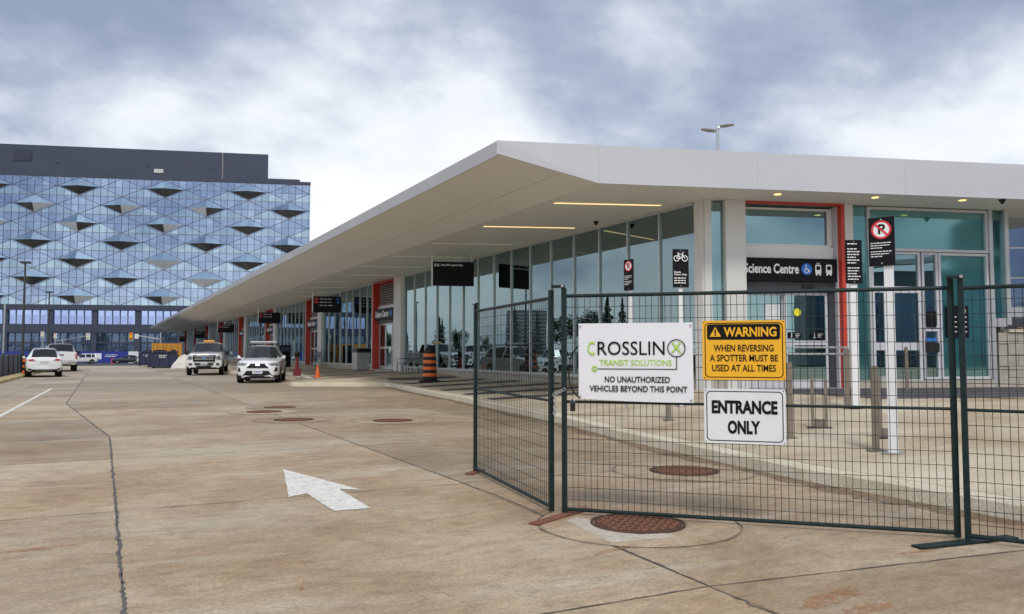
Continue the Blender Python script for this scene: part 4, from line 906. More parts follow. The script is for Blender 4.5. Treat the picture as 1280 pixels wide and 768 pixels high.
for k in range(-1, 10):
    for half in (0, 1):
        cx = -(4.8 + 9.06 * k) - half * HW
        for n in range(-2, 9):
            cz = ZA - 4.08 * n - half * HH; y = 0
            Lp, Rp, Tp, Bp = (cx - HW, y, cz), (cx + HW, y, cz), (cx, y, cz + HH), (cx, y, cz - HH)
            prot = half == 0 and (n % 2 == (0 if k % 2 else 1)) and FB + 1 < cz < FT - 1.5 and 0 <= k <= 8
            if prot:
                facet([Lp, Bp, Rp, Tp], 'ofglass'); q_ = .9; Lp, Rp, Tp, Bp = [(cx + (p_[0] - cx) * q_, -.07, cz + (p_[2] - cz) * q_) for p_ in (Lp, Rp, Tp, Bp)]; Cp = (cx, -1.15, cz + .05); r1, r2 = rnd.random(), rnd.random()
                facet([Lp, Cp, Tp], 'ofglass_sky' if r2 < .5 else 'ofglass_sky_bright', 'upper_facet'); facet([Cp, Rp, Tp], 'ofglass_sky_bright', 'upper_facet')
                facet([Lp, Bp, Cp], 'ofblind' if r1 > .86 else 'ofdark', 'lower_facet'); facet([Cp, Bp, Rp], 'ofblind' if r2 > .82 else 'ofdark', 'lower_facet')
            elif half: facet([Lp, Rp, Tp], 'ofglass_sky'); facet([Lp, Bp, Rp], 'ofglass')
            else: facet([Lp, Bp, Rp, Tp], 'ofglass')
vb = MB().box(-.05, .05, -.05, -.005, FB, FT).mesh('mullion', 'ofmull')
for k in range(56): put('mullion', vb, of, (-.3 - 1.51 * k, 0, 0))
hb = MB().box(-FS, 0, -.06, -.004, -.05, .05).mesh('floor_line', 'ofline'); hb2 = MB().box(-FS, 0, -.055, -.003, -.03, .03).mesh('floor_line', 'ofmull')
z = ZA - 2.04 + 4.08; i = 0
while z > FB:
    if z < FT: put('floor_line', hb, of, (0, 0, z))
    if z - 2.04 > FB and z - 2.04 < FT: put('floor_line', hb2, of, (0, 0, z - 2.04))
    z -= 4.08
for sgn in (1, -1):          # diagonal caps along the folds
    for k in range(-3, 24):
        x0 = -(4.8 + 9.06 * k) - (HW if False else 0); m = HH / HW
        # line z = ZA + HH + sgn*m*(x - x0), clipped to the facade
        pts_ = []
        for zz in (FB, FT):
            pts_.append((x0 + (zz - ZA - HH) / (sgn * m), zz))
        (xa, za), (xb, zb) = sorted(pts_)
        if xb < -FS or xa > 0: continue
        if xa < -FS: za += (zb - za) * (-FS - xa) / (xb - xa); xa = -FS
        if xb > 0: zb = za + (zb - za) * (0 - xa) / (xb - xa); xb = 0
        if xb - xa < .5: continue
        MB().prism([(xa, -.045, za - .06), (xb, -.045, zb - .06), (xb, -.045, zb + .06), (xa, -.045, za + .06)], (0, .03, 0)).build('fold_line', 'ofmull', of)
raked(-FS - 2, -9.65, .6, 26, FT + .71, 47.3 - OZ).build('penthouse', 'ofwall', of)
raked(-FS - 2, .1, -.15, 28, FT + .01, FT + .7).build('parapet', 'ofwall', of); raked(-9.6, -2.4, .3, 20, FT + .71, 41.6 - OZ).build('parapet_step', 'ofwall', of)
MB().box(-64, -60.2, .5, .59, 43.6 - OZ, 46.2 - OZ).build('vent_grille', 'ofwall2', of); MB().box(-34.6, -32.6, .45, .59, 42.0 - OZ, 42.9 - OZ).build('vent_cover', 'ofblind', of); MB().box(-19.9, -19.6, .5, .59, 41.2 - OZ, 47.2 - OZ).build('panel_joint', 'ofline', of)
for x in (-67, -55, -36, -22): MB().box(x - .2, x + .2, .5, .59, 43.3 - OZ, 43.6 - OZ).build('vent_hole', 'ofwall2', of)
for x, h in ((-36.5, .8), (-36, .8), (-33, 1.2), (-25, 1.1), (-24.6, .8)): MB().tube([(x, 5, 47.3 - OZ), (x, 5, 47.3 - OZ + h)], .12, 6).build('roof_vent', 'steel', of)
# lower storeys
raked(-FS, -.3, .8, 29, 0, FB - .01).build('base_wall', 'ofwall', of)
MB().box(-FS, .0, -.1, .79, 10.6 - OZ, FB - .01).build('band', 'ofwall', of); MB().box(-FS, .0, .1, .79, 5.6 - OZ, 7.4 - OZ).build('band', 'ofwall', of)
pw_ = MB().box(.06, 1.42, .68, .74, 7.5 - OZ, 10.55 - OZ).mesh('window_pane', 'ofwin'); pl2 = MB().box(.06, 1.42, .68, .74, 1.4 - OZ, 5.5 - OZ).mesh('window_pane', 'oflow'); pcol = MB().box(-.55, .55, .2, .79, 0, FB - 1.3).mesh('column', 'ofwall')
opw = MB().box(.2, 1.2, .6, .66, 7.5 - OZ, 9.1 - OZ).box(.3, 1.1, .58, .655, 7.6 - OZ, 9.0 - OZ).mesh('opening_sash', 'ofwin')
for k in range(9):
    xc = -.9 - 9.06 * k; put('column', pcol, of, (xc, 0, 0))
    for q in range(5):
        x = xc - .75 - 1.6 * q - 1.42
        if x < -FS: continue
        put('window_pane', pw_, of, (x, 0, 0)); put('window_pane', pl2, of, (x, 0, 0))
        if q == 2: put('opening_sash', opw, of, (x, 0, 0))
MB().box(-FS, -.3, .5, .79, 3.2 - OZ, 3.6 - OZ).build('transom_rail', 'ofwall', of)

# ------------------------------------------------------------------ far street furniture
hd_ = empty('site_hoarding', (atd(0, 454, 150).x, atd(0, 454, 150).y, gz(160) + .0), math.atan2(*reversed((atd(200, 454, 150) - atd(0, 454, 150)).to_2d())), label='long blue and white hoarding along the foot of the office building', cat='hoarding')
pm = {c: MB().box(.01, 2.39, 0, .06, 0, 2.15).mesh('panel', c) for c in ('hoardblue', 'signwhite')}
hw = (atd(200, 454, 150) - atd(0, 454, 150)).length
for k in range(-6, int(hw / 2.4) + 1): put('panel', pm['hoardblue' if k * 2.4 < 22.4 else 'signwhite'], hd_, (k * 2.4, 0, 0))
wb = MB().box(15.4, 19.0, -.03, -.005, .7, 1.8).build('notice_board', 'signwhite', hd_); text('SITE', .01, 'inkgrey', wb, (0, 1, 0)) if False else None
w = MB(); words(w, 19.8, 22, 1.5, .12, -.02); words(w, 19.6, 21.6, 1.2, .12, -.02); put('print', w.mesh('print', 'inkw'), hd_)['kind'] = 'stuff'
def far_pole(name, px, D, ptop, r, label, cat, group, mat='steel'):
    p = atd(px, 440, D); zt = CAMH + (440 - ptop) / FPX * D; g0 = gz(p.y); t = empty(name, (p.x, p.y, g0), -YAW, label=label, cat=cat, group=group); MB().tube([(0, 0, 0), (0, 0, zt - g0)], [r * 1.2, r], 10).build('pole', mat, t, smooth=True); return t, zt - g0
def head(t, x, z, mat='amber', s=1.):
    hb_ = MB().box(x - .28 * s, x + .28 * s, -.2, .02, z - .55 * s, z + .55 * s).build('signal_head', mat, t, bevel=.03)
    for k, c in enumerate(('signred', 'stickery', 'blackp')): put('lens', MB().add(disc(x, z + .35 * s - .35 * s * k, .13 * s, -.21, 14), [tuple(range(14))]).mesh('lens', c), hb_)
t, h = far_pole('traffic_signal', 78, 140, 424, .12, 'traffic signal on a mast arm in front of the dark office base', 'traffic signal', 'traffic signals at the cross street')
MB().tube([(-.9, 0, h - .4), (4.4, 0, h + .55)], .07, 8).build('mast_arm', 'steel', t); head(t, 4.5, h + .4, 'signwhite', 1.1)
t, h = far_pole('traffic_signal', 201, 118, 416, .14, 'yellow traffic signal on a mast arm beside the far canopy end', 'traffic signal', 'traffic signals at the cross street')
MB().tube([(0, 0, h - 1.0), (-3.6, 0, h - .45)], .07, 8).build('mast_arm', 'steel', t); head(t, -4.4, h - .55, 'amber', .95); MB().box(-3.9, -3.3, -.05, 0, h - .9, h - .2).build('street_sign', 'signwhite', t)
for px, D, pt, nm in ((53, 120, 417, 'left'), (69, 132, 419, 'right')):
    t, h = far_pole('pedestrian_signal', px, D, pt, .1, 'pale pole with pedestrian signal, %s of the pair above the parked cars' % nm, 'traffic signal', 'pale signal poles above the parked cars'); head(t, 0, h - .2, 'signwhite', .85)
far_pole('utility_pole', 4, 100, 380, .1, 'thin pale pole at the left edge of the view', 'pole', None)
t, h = far_pole('speed_limit_sign', 61, 98, 432, .035, 'small white speed limit sign reading 20 above the parked cars', 'speed sign', None); MB().box(-.32, .32, -.06, -.04, h - .8, h).build('plate', 'signwhite', t); text('20', .42, 'ink', t, (0, -.062, h - .52), .01); text('MAX', .16, 'ink', t, (0, -.062, h - .17), .004)
def lamp_post(px, D, ptop, label, rz, double=False, base_z=None):
    p = atd(px, 440, D); g0 = gz(p.y); zt = CAMH + (440 - ptop) / FPX * D - g0; t = empty('street_lamp', (p.x, p.y, g0), rz, label=label, cat='street lamp', group='street lamps')
    mt = 'darkgrey' if not double else 'steel'
    MB().tube([(0, 0, 0), (0, 0, zt)], [.10, .055], 12).build('pole', mt, t, smooth=True); MB().box(-.2, .2, -.2, .2, 0, .25).build('base', mt, t, bevel=.02)
    for s in ((-1, 1) if double else (1,)):
        if double:
            dz = -.16 if s < 0 else .02
            MB().prism([(s * .08, -.1, zt + dz), (s * .35, -.13, zt + dz + .03), (s * .62, -.04, zt + dz + .07), (s * .62, .04, zt + dz + .07), (s * .35, .13, zt + dz + .03), (s * .08, .1, zt + dz)], (0, 0, .06)).build('lamp_head', 'brick', t)
            MB().tube([(0, 0, zt + dz - .03), (s * .14, 0, zt + dz + .03)], .04, 8).build('arm', mt, t)
        else: MB().box(-.28, .32, -.17, .17, zt, zt + .13).build('lamp_head', mt, t, bevel=.03)
lamp_post(28, 50.5, 329, 'nearer tall dark street lamp at the left, before the glass office', 0)
lamp_post(59.5, 74, 366, 'second dark street lamp, above the white parked car', 0)
lamp_post(901, 30, 156, 'double-headed street lamp rising behind the station roof', R(-27), True)
# left barrier, kerb
lb = empty('site_fence', (atz(0, 474).x - .3, 36, 0), 0, label='dark grey solid panel fence along the left edge of the road', cat='fence')
pp = MB().box(-.025, .025, .03, 2.37, .06, 1.22).mesh('panel', 'darkfence'); po = MB().box(-.05, .05, -.03, .03, 0, 1.3).mesh('post', 'darkgrey'); ri = MB().box(.026, .05, -.03, .03, .08, 1.2).mesh('rib', 'darkfence')
for k in range(11):
    put('panel', pp, lb, (.03 * k, 2.4 * k, 0)); put('post', po, lb, (.03 * k, 2.4 * k, 0))
    for q in (.6, 1.2, 1.8): put('rib', ri, lb, (.03 * k, 2.4 * k + q, 0))
kl = empty('kerb_left', (-4.1, 38, 0), kind='structure')
for k in range(10): MB().prism([(-.55, 0, 0), (.12, 0, 0), (.1, 0, .13), (-.55, 0, .15)], (0, 2.58, 0)).build('kerb_stone', 'yelkerb', kl, (.035 * k, 2.6 * k - 2, -.01))
p = atz(33.5, 470); t = empty('construction_barrel', p, 0, label='small orange striped barrel beside the left parked car', cat='barrel')
for k in range(6): MB().lathe([(.24, .16 * k), (.23, .16 * k + .16)], 16).build('band', 'orange' if k % 2 else 'blackp', t)
p = atd(141, 453, 140); t = empty('construction_barrel', (p.x, p.y, gz(p.y)), 0, label='small red barrel in front of the blue hoarding', cat='barrel')
for k in range(3): MB().lathe([(.28, .3 * k), (.26, .3 * k + .3)], 14).build('band', 'signred' if k != 1 else 'orange', t)
# containers, bins, tarp
cN = atz(193, 459.5); c = atz(208, 459.5)
t = empty('shipping_container', (c.x, c.y, 0), -R(4.5), label='orange shipping container behind the navy bins', cat='container')
MB().box(-1.15, 1.15, .05, 4.5, .1, 2.12).build('shell', 'container', t)
for s in (-1, 1):
    dd = MB().box(s * .58 - .53, s * .58 + .53, .0, .045, .18, 2.02).build('door', 'container', t)
    for z in (.5, 1.0, 1.5): put('door_rib', MB().box(s * .58 - .45, s * .58 + .45, -.03, -.003, z - .06, z + .16).mesh('door_rib', 'container'), dd)
    for q in (.3, .85): MB().tube([(s * q, -.05, .15), (s * q, -.05, 2.05)], .025, 6).build('lock_bar', 'container', t)
for s in (-1, 1): MB().box(s * 1.16 - .06, s * 1.16 + .06, -.04, .1, 0, 2.18).build('corner_post', 'container', t)
for k in range(12): MB().box(1.153, 1.19, .3 + .35 * k, .48 + .35 * k, .15, 2.05).build('side_rib', 'container', t)
def rolloff(px, py, w, label, h=1.32):
    c = atz(px, py); t = empty('waste_bin', (c.x, c.y, 0), -R(4.5), label=label, cat='waste bin', group='navy roll-off waste bins')
    b = MB(); b.prism([(-w / 2, 0, .12), (w / 2, 0, .12), (w / 2 + .05, -.06, h), (-w / 2 - .05, -.06, h)], (0, .05, 0)).prism([(-w / 2, 4, .12), (w / 2, 4, .12), (w / 2 + .05, 4, h), (-w / 2 - .05, 4, h)], (0, .05, 0))
    for s in (-1, 1): b.prism([(s * w / 2, .05, .12), (s * w / 2, 4, .12), (s * (w / 2 + .05), 4, h), (s * (w / 2 + .05), .0, h)], (s * -.04, 0, 0))
    b.box(-w / 2, w / 2, .05, 4, .10, .16); b.build('body', 'navy', t)
    for x in (-w / 2, -w / 6, w / 6, w / 2): MB().box(x - .06, x + .06, -.14, -.065, .05, h + .02).build('rib', 'navy', t)
    MB().box(-w / 2 - .1, w / 2 + .1, -.16, -.02, h + .022, h + .12).build('rim', 'navy', t)
    for s in (-1, 1): MB().box(s * .7 - .08, s * .7 + .08, -.1, 3.8, 0, .098).build('skid', 'blackp', t)
    m = MB()
    for k in range(14): x = rnd.uniform(-w / 2, w / 2 - .4); q = rnd.uniform(.3, 3.4); m.box(x, x + rnd.uniform(.2, .5), q, q + .4, h - .3, h + rnd.uniform(.05, .25))
    m.build('rubbish', 'blackp', t)['kind'] = 'stuff'
    m = MB(); words(m, -.35, .3, h * .8, .08, -.1); words(m, -.3, .25, h * .68, .05, -.1); put('stencil', m.mesh('stencil', 'inkw'), t)['kind'] = 'stuff'
rolloff(203, 460.5, 2.2, 'navy waste bin with white stencil in front of the orange container')
rolloff(184, 457.5, 1.5, 'navy waste bin partly hidden at the left of the stencilled one')
c = atz(232, 461); n = 26; m = MB(); vs = []
for j in range(14):
    for i in range(n):
        a = 2 * math.pi * i / n; f = j / 13; r = (1 - f) * 1.0 + .05; z = 1.25 * math.sin(f * 1.57) ** .8 + .09 * math.sin(5 * a + 4 * f) * math.sin(math.pi * f) + .04 * rnd.random(); r *= 1 + .12 * math.sin(7 * a + 3 * f) + .05 * rnd.random()
        vs.append((r * .95 * math.cos(a), r * .8 * math.sin(a), max(.005, z * .9)))
m.add(vs, [(j * n + i, j * n + (i + 1) % n, (j + 1) * n + (i + 1) % n, (j + 1) * n + i) for j in range(13) for i in range(n)] + [tuple(range(13 * n, 14 * n))])
tag(m.build('tarpaulin_heap', 'tarp', None, (c.x, c.y, 0), smooth=True), 'heap under a crumpled white tarpaulin behind the pickup', 'heap')

# ------------------------------------------------------------------ vehicles (front at local -Y)
def section(w, zb, zs, wt, zt, crown=.02):
    return [(0, zb), (w * .80, zb), (w * .96, zb + .10), (w, zb + .30 * (zs - zb) + .05), (w * 1.0, zb + .72 * (zs - zb)), (w * .965, zs), (wt + .0, zt - .07 if zt - zs > .25 else zt - .015), (wt * .82, zt), (0, zt + crown)]
def vehicle(name, spec, label, loc, rz, paint='carwhite', cat='car', group=None):
    t = empty(name, loc, rz, label=label, cat=cat, group=group)
    stn = spec['stations']; secs = []
    for y, w, zb, zs, wt, zt in stn:
        h = section(w, zb, zs, wt, zt); secs.append([(x, y, z) for x, z in h] + [(-x, y, z) for x, z in h[-2:0:-1]])
    n = len(secs[0]); parts = {}
    V = [Vector(p) for s in secs for p in s]
    def addf(kind, f): parts.setdefault(kind, []).append(f)
    gl = spec['glass']
    for i in range(len(secs) - 1):
        ym = (stn[i][0] + stn[i + 1][0]) / 2
        for j in range(n):
            f = (i * n + j, i * n + (j + 1) % n, (i + 1) * n + (j + 1) % n, (i + 1) * n + j); k = min(j, n - 1 - j)
            kind = 'body'
            if k == 5 and any(a < ym < b for a, b in gl['side']): kind = 'side_window'
            if k in (6, 7) and gl['front'][0] < ym < gl['front'][1]: kind = 'windscreen'
            if k in (6, 7) and gl['rear'][0] < ym < gl['rear'][1]: kind = 'rear_window'
            if k in (0,): kind = 'underside'
            addf(kind, f)
    addf('body', tuple(range(n))[::-1]); addf('body', tuple(range((len(secs) - 1) * n, len(secs) * n)))
    for kind, fs in parts.items():
        ids = sorted({i for f in fs for i in f}); mp_ = {a: b for b, a in enumerate(ids)}
        MB().add([V[i] for i in ids], [tuple(mp_[i] for i in f) for f in fs]).build(kind, {'body': paint, 'underside': 'blackp'}.get(kind, 'carglass'), t, smooth=True)
    bvh = BVHTree.FromPolygons(V, [f for fs in parts.values() for f in fs])
    def decal(name, poly, mat, axis='y-', off=.012, parent=t, cuts=2):
        d = {'y-': Vector((0, 1, 0)), 'y+': Vector((0, -1, 0)), 'x+': Vector((-1, 0, 0)), 'x-': Vector((1, 0, 0))}[axis]
        bm = bmesh.new()
        vs = [bm.verts.new((p[0], 0, p[1])) if axis[0] == 'y' else bm.verts.new((0, p[0], p[1])) for p in poly]; bm.faces.new(vs)
        bmesh.ops.triangulate(bm, faces=bm.faces); bmesh.ops.subdivide_edges(bm, edges=bm.edges, cuts=cuts, use_grid_fill=True)
        last = None; miss = []
        for v in bm.verts:
            hit = bvh.ray_cast(v.co - d * 8, d)
            if hit[0]: v.co = hit[0] - d * off; last = v.co
            else: miss.append(v)
        for v in miss:
            ok = [q for q in bm.verts if q not in miss]
            if ok: v.co = v.co - d * v.co.dot(d) + d * min(ok, key=lambda q: (q.co - v.co).length_squared if False else ((q.co - v.co) - d * (q.co - v.co).dot(d)).length_squared).co.dot(d)
        me = bpy.data.meshes.new(name); bmesh.ops.recalc_face_normals(bm, faces=bm.faces); bm.to_mesh(me); bm.free(); me.materials.append(M[mat])
        me.polygons.foreach_set('use_smooth', [True] * len(me.polygons)); return put(name, me, parent)
    W = spec['W'] / 2; wr = spec['wheel_r']; wd = .25
    tm = MB().lathe([(wr * .62, -wd / 2), (wr * .95, -wd / 2), (wr, -wd / 2 + .03), (wr, wd / 2 - .03), (wr * .95, wd / 2), (wr * .62, wd / 2)], 28, close=False).mesh('tyre', 'tyre', True)
    rm = MB().lathe([(wr * .64, -wd / 2 + .02), (wr * .60, wd / 2 - .05), (wr * .2, wd / 2 - .02), (.001, wd / 2 - .02)], 28).mesh('rim', 'rim', True)
    sm_ = MB()
    for k in range(5): sm_.box(-.035, .035, .03, wr * .6, wd / 2 - .03, wd / 2 - .005, Matrix.Rotation(2 * math.pi * k / 5, 4, 'Z'))
    sm_ = sm_.mesh('spokes', 'rim')
    for wy in spec['axles']:
        for s in (-1, 1):
            we = empty('wheel', (s * (W - wd / 2 + .005), wy, wr)); we.parent = t; we.rotation_euler = (0, R(90) * s, 0)
            put('tyre', tm, we); put('rim', rm, we); put('spokes', sm_, we)
            decal('wheel_arch', [(wy + (wr + .07) * math.cos(a), max(spec['zb'], wr + (wr + .08) * math.sin(a))) for a in [math.pi * k / 10 for k in range(11)]], 'blackp', 'x+' if s > 0 else 'x-', .006, cuts=1)
    for nm, poly, mat, axis, off in spec['decals']: decal(nm, poly, mat, axis, off)
    for s in (-1, 1):
        mr = MB(); x, y, z = spec['mirror']; mr.prism([(s * x, y, z), (s * (x + spec.get('mw', .13)), y + .02, z + .02), (s * (x + spec.get('mw', .13) + .02), y + .02, z + .14 + spec.get('mh', 0)), (s * (x + .02), y, z + .16 + spec.get('mh', 0))], (0, .1, 0)).tube([(s * (x - .12), y + .05, z + .02), (s * (x + .04), y + .05, z + .04)], .03, 6); mr.build('mirror', spec['mirror_mat'], t, bevel=.02)
    spec['extra'](t)
    return t
def mir(poly): return [(-x, z) for x, z in poly][::-1]
def both(nm, poly, mat, axis, off=.012): return [(nm, poly, mat, axis, off), (nm, mir(poly), mat, axis, off)]
def box2(x0, x1, z0, z1): return [(x0, z0), (x1, z0), (x1, z1), (x0, z1)]
def suv_spec(lightbar):
    d = []
    d += both('headlight', [(.42, .86), (.80, .90), (.88, .80), (.84, .76), (.50, .78)], 'lamp', 'y-', .014)
    d += both('headlight_trim', [(.38, .88), (.86, .93), (.90, .86), (.80, .915), (.44, .885)], 'blackp', 'y-', .016)
    d += [('upper_grille', [(-.40, .70), (-.48, .66), (.48, .66), (.40, .70), (.30, .86), (-.30, .86)], 'blackp', 'y-', .014), ('grille_frame', [(-.52, .645), (.52, .645), (.50, .66), (-.50, .66)], 'carwhite', 'y-', .02)]
    d += [('lower_grille', [(-.62, .34), (.62, .34), (.46, .55), (-.46, .55)], 'blackp', 'y-', .014), ('bumper_lip', [(-.86, .20), (.86, .20), (.90, .36), (.62, .33), (-.62, .33), (-.90, .36)], 'blackp', 'y-', .016)]
    d += both('fog_recess', [(.70, .50), (.84, .52), (.82, .72), (.74, .66)], 'blackp', 'y-', .015)
    d += [('number_plate', box2(-.21, .21, .42, .58), 'signwhite', 'y-', .05), ('plate_print', box2(-.15, .15, .475, .53), 'plateblue', 'y-', .055), ('badge', [(.09 * math.cos(a), .81 + .06 * math.sin(a)) for a in [2 * math.pi * k / 12 for k in range(12)]], 'chrome', 'y-', .03)]
    d += both('tail_light', [(.44, .98), (.86, .92), (.88, 1.03), (.60, 1.07)], 'tail', 'y+', .014) + both('tail_trim', [(.42, .93), (.82, .90), (.86, .92), (.44, .975)], 'inkgrey', 'y+', .013)
    d += [('rear_plate', box2(-.2, .2, .78, .92), 'inkgrey', 'y+', .02), ('rear_bumper', [(-.88, .30), (.88, .30), (.88, .58), (.60, .46), (-.60, .46), (-.88, .58)], 'blackp', 'y+', .016), ('skid_plate', box2(-.42, .42, .30, .40), 'rim', 'y+', .03), ('plate_recess', [(-.46, .72), (.46, .72), (.38, .95), (-.38, .95)], 'carwhite', 'y+', .013)]
    for s, ax in ((1, 'x+'), (-1, 'x-')):
        d += [('sill', [(-1.0, .28), (1.0, .28), (1.0, .38), (-1.0, .38)], 'blackp', ax, .012), ('door_handle', box2(.05, .27, .95, .99), 'carwhite', ax, .03), ('door_handle', box2(1.0, 1.2, .97, 1.01), 'carwhite', ax, .03)]
        for yy in (-.62, .40, 1.30): d.append(('door_seam', box2(yy - .008, yy + .008, .42, .98), 'blackp', ax, .006))
    def extra(t):
        for s in (-1, 1): MB().tube([(s * .58, -.15, 1.70), (s * .58, 0, 1.745), (s * .58, 1.5, 1.745), (s * .56, 1.7, 1.68)], .022, 6).build('roof_rail', 'blackp', t)
        if lightbar:
            b = MB().box(-.60, .60, .25, .52, 1.78, 1.88).build('light_bar', 'inkgrey', t, bevel=.02)
            for x in (-.4, .4): put('bar_foot', MB().box(x - .05, x + .05, .3, .45, 1.68, 1.78).mesh('bar_foot', 'blackp'), b)
            put('bar_band', MB().box(-.58, .58, .24, .248, 1.80, 1.84).mesh('bar_band', 'rim'), b)
        for x in (-.35, .3): MB().tube([(x, -.93, 1.10), (x + .45, -.75, 1.22)], .012, 5).build('wiper', 'blackp', t)
    return dict(W=1.86, wheel_r=.355, axles=(-1.38, 1.33), zb=.26, mirror=(.92, -.62, 1.06), mirror_mat='carwhite', extra=extra, decals=d,
        glass=dict(front=(-.9, -.14), rear=(1.95, 2.2), side=((-.62, .34), (.46, 1.22), (1.30, 1.78))),
        stations=[(-2.31, .62, .30, .70, .52, .76), (-2.26, .76, .24, .80, .62, .86), (-2.12, .87, .22, .89, .70, .95), (-1.85, .915, .24, .93, .72, 1.0), (-1.3, .925, .26, .97, .73, 1.06), (-.9, .93, .26, 1.0, .73, 1.10), (-.62, .93, .26, 1.02, .70, 1.30), (-.14, .93, .26, 1.04, .62, 1.62), (.34, .93, .26, 1.05, .62, 1.68), (.46, .93, .26, 1.05, .62, 1.685), (1.22, .93, .26, 1.07, .60, 1.675), (1.30, .93, .26, 1.07, .60, 1.67), (1.78, .925, .28, 1.09, .58, 1.64), (1.95, .92, .30, 1.10, .57, 1.61), (2.2, .89, .34, 1.08, .66, 1.15), (2.26, .86, .36, 1.0, .66, 1.05), (2.29, .80, .40, .92, .60, .96)])
def truck_spec(beacon):
    d = []
    d += both('headlight', [(.66, .90), (.95, .90), (.97, 1.18), (.68, 1.16)], 'lamp', 'y-', .014) + both('headlight_trim', [(.62, 1.0), (.9, 1.0), (.9, 1.05), (.62, 1.05)], 'blackp', 'y-', .022)
    d += [('grille', [(-.60, .80), (.60, .80), (.64, 1.21), (-.64, 1.21)], 'blackp', 'y-', .02)]
    for z in (.94, 1.07): d.append(('grille_bar', box2(-.52, .52, z, z + .035), 'chrome', 'y-', .035))
    d += [('grille_frame', [(-.62, 1.19), (.62, 1.19), (.60, 1.24), (-.60, 1.24)], 'chrome', 'y-', .03), ('badge', box2(-.09, .09, .99, 1.06), 'signblue', 'y-', .05)]
    d += [('bumper', [(-.97, .56), (.97, .56), (.97, .80), (-.97, .80)], 'chrome', 'y-', .05), ('bumper_intake', box2(-.5, .5, .60, .72), 'blackp', 'y-', .06), ('air_dam', [(-.92, .36), (.92, .36), (.95, .55), (-.95, .55)], 'blackp', 'y-', .03), ('number_plate', box2(-.18, .18, .64, .76), 'signwhite', 'y-', .075), ('plate_print', box2(-.13, .13, .68, .72), 'plateblue', 'y-', .08)]
    d += both('fog_light', box2(.66, .84, .62, .72), 'blackp', 'y-', .06)
    d += both('tail_light', box2(.86, .99, .88, 1.28), 'tail', 'y+', .014)
    d += [('tailgate', box2(-.80, .80, .80, 1.32), 'carwhite', 'y+', .02), ('tailgate_handle', box2(-.15, .15, 1.12, 1.2), 'blackp', 'y+', .03), ('rear_bumper', box2(-.96, .96, .52, .72), 'chrome', 'y+', .06), ('bumper_shadow', [(-.9, .4), (.9, .4), (.9, .51), (-.9, .51)], 'blackp', 'y+', .03), ('rear_plate', box2(-.16, .16, .58, .69), 'inkgrey', 'y+', .08), ('badge', box2(-.1, .1, .98, 1.05), 'signblue', 'y+', .03)]
    for ax in ('x+', 'x-'):
        for yy in (-.95, .12, 1.02): d.append(('door_seam', box2(yy - .01, yy + .01, .55, 1.22), 'blackp', ax, .006))
        d += [('door_handle', box2(-.1, .08, 1.12, 1.17), 'blackp', ax, .02), ('door_handle', box2(.8, .98, 1.12, 1.17), 'blackp', ax, .02), ('sill', box2(-1.1, 1.1, .42, .5), 'blackp', ax, .01)]
    def extra(t):
        if beacon: b = MB().box(-.32, .32, .05, .35, 1.99, 2.09).build('beacon', 'amber', t, bevel=.02); put('beacon_foot', MB().box(-.25, .25, .1, .3, 1.95, 1.99).mesh('beacon_foot', 'blackp'), b)
        MB().box(-.86, .86, 1.25, 2.8, 1.385, 1.40).build('bed_cover', 'blackp', t)
    return dict(W=2.03, wheel_r=.40, mw=.24, mh=.1, axles=(-1.95, 1.75), zb=.42, mirror=(1.02, -.92, 1.18), mirror_mat='blackp', extra=extra, decals=d,
        glass=dict(front=(-1.2, -.5), rear=(1.0, 1.16), side=((-.95, .06), (.18, .92))),
        stations=[(-2.95, .86, .48, 1.02, .72, 1.18), (-2.90, .96, .42, 1.12, .80, 1.25), (-2.6, 1.0, .42, 1.18, .84, 1.29), (-1.9, 1.01, .42, 1.2, .85, 1.33), (-1.2, 1.01, .42, 1.22, .85, 1.37), (-.95, 1.01, .42, 1.24, .82, 1.55), (-.5, 1.01, .42, 1.26, .74, 1.90), (.06, 1.01, .42, 1.27, .74, 1.95), (.18, 1.01, .42, 1.27, .74, 1.955), (.92, 1.01, .42, 1.28, .74, 1.94), (1.0, 1.01, .42, 1.28, .74, 1.92), (1.16, 1.01, .42, 1.28, .80, 1.40), (1.3, 1.01, .42, 1.30, .88, 1.38), (2.85, 1.0, .46, 1.30, .88, 1.38), (2.92, .97, .5, 1.26, .86, 1.35)])
def sedan_spec():
    d = both('headlight', [(.42, .62), (.80, .66), (.84, .76), (.50, .74)], 'lamp', 'y-') + [('grille', box2(-.35, .35, .5, .7), 'blackp', 'y-', .014)] + both('tail_light', [(.45, .82), (.84, .80), (.84, .92), (.5, .92)], 'tail', 'y+')
    return dict(W=1.82, wheel_r=.33, axles=(-1.42, 1.35), zb=.2, mirror=(.86, -.6, .95), mirror_mat='carblack', extra=lambda t: None, decals=d,
        glass=dict(front=(-.95, -.2), rear=(1.15, 1.75), side=((-.6, .3), (.4, 1.3))),
        stations=[(-2.35, .6, .26, .6, .5, .66), (-2.28, .78, .2, .7, .62, .76), (-1.9, .88, .2, .80, .68, .86), (-.95, .91, .2, .88, .70, .97), (-.6, .91, .2, .9, .66, 1.18), (-.2, .91, .2, .92, .58, 1.42), (.3, .91, .2, .93, .57, 1.46), (.4, .91, .2, .93, .57, 1.46), (1.15, .91, .2, .94, .57, 1.40), (1.3, .91, .2, .95, .6, 1.33), (1.75, .9, .22, .96, .68, 1.05), (2.25, .86, .28, .92, .66, .99), (2.35, .75, .32, .84, .58, .9)])
def ground_mid(pa, pb):
    a, b = atz(*pa), atz(*pb); return (a + b) / 2
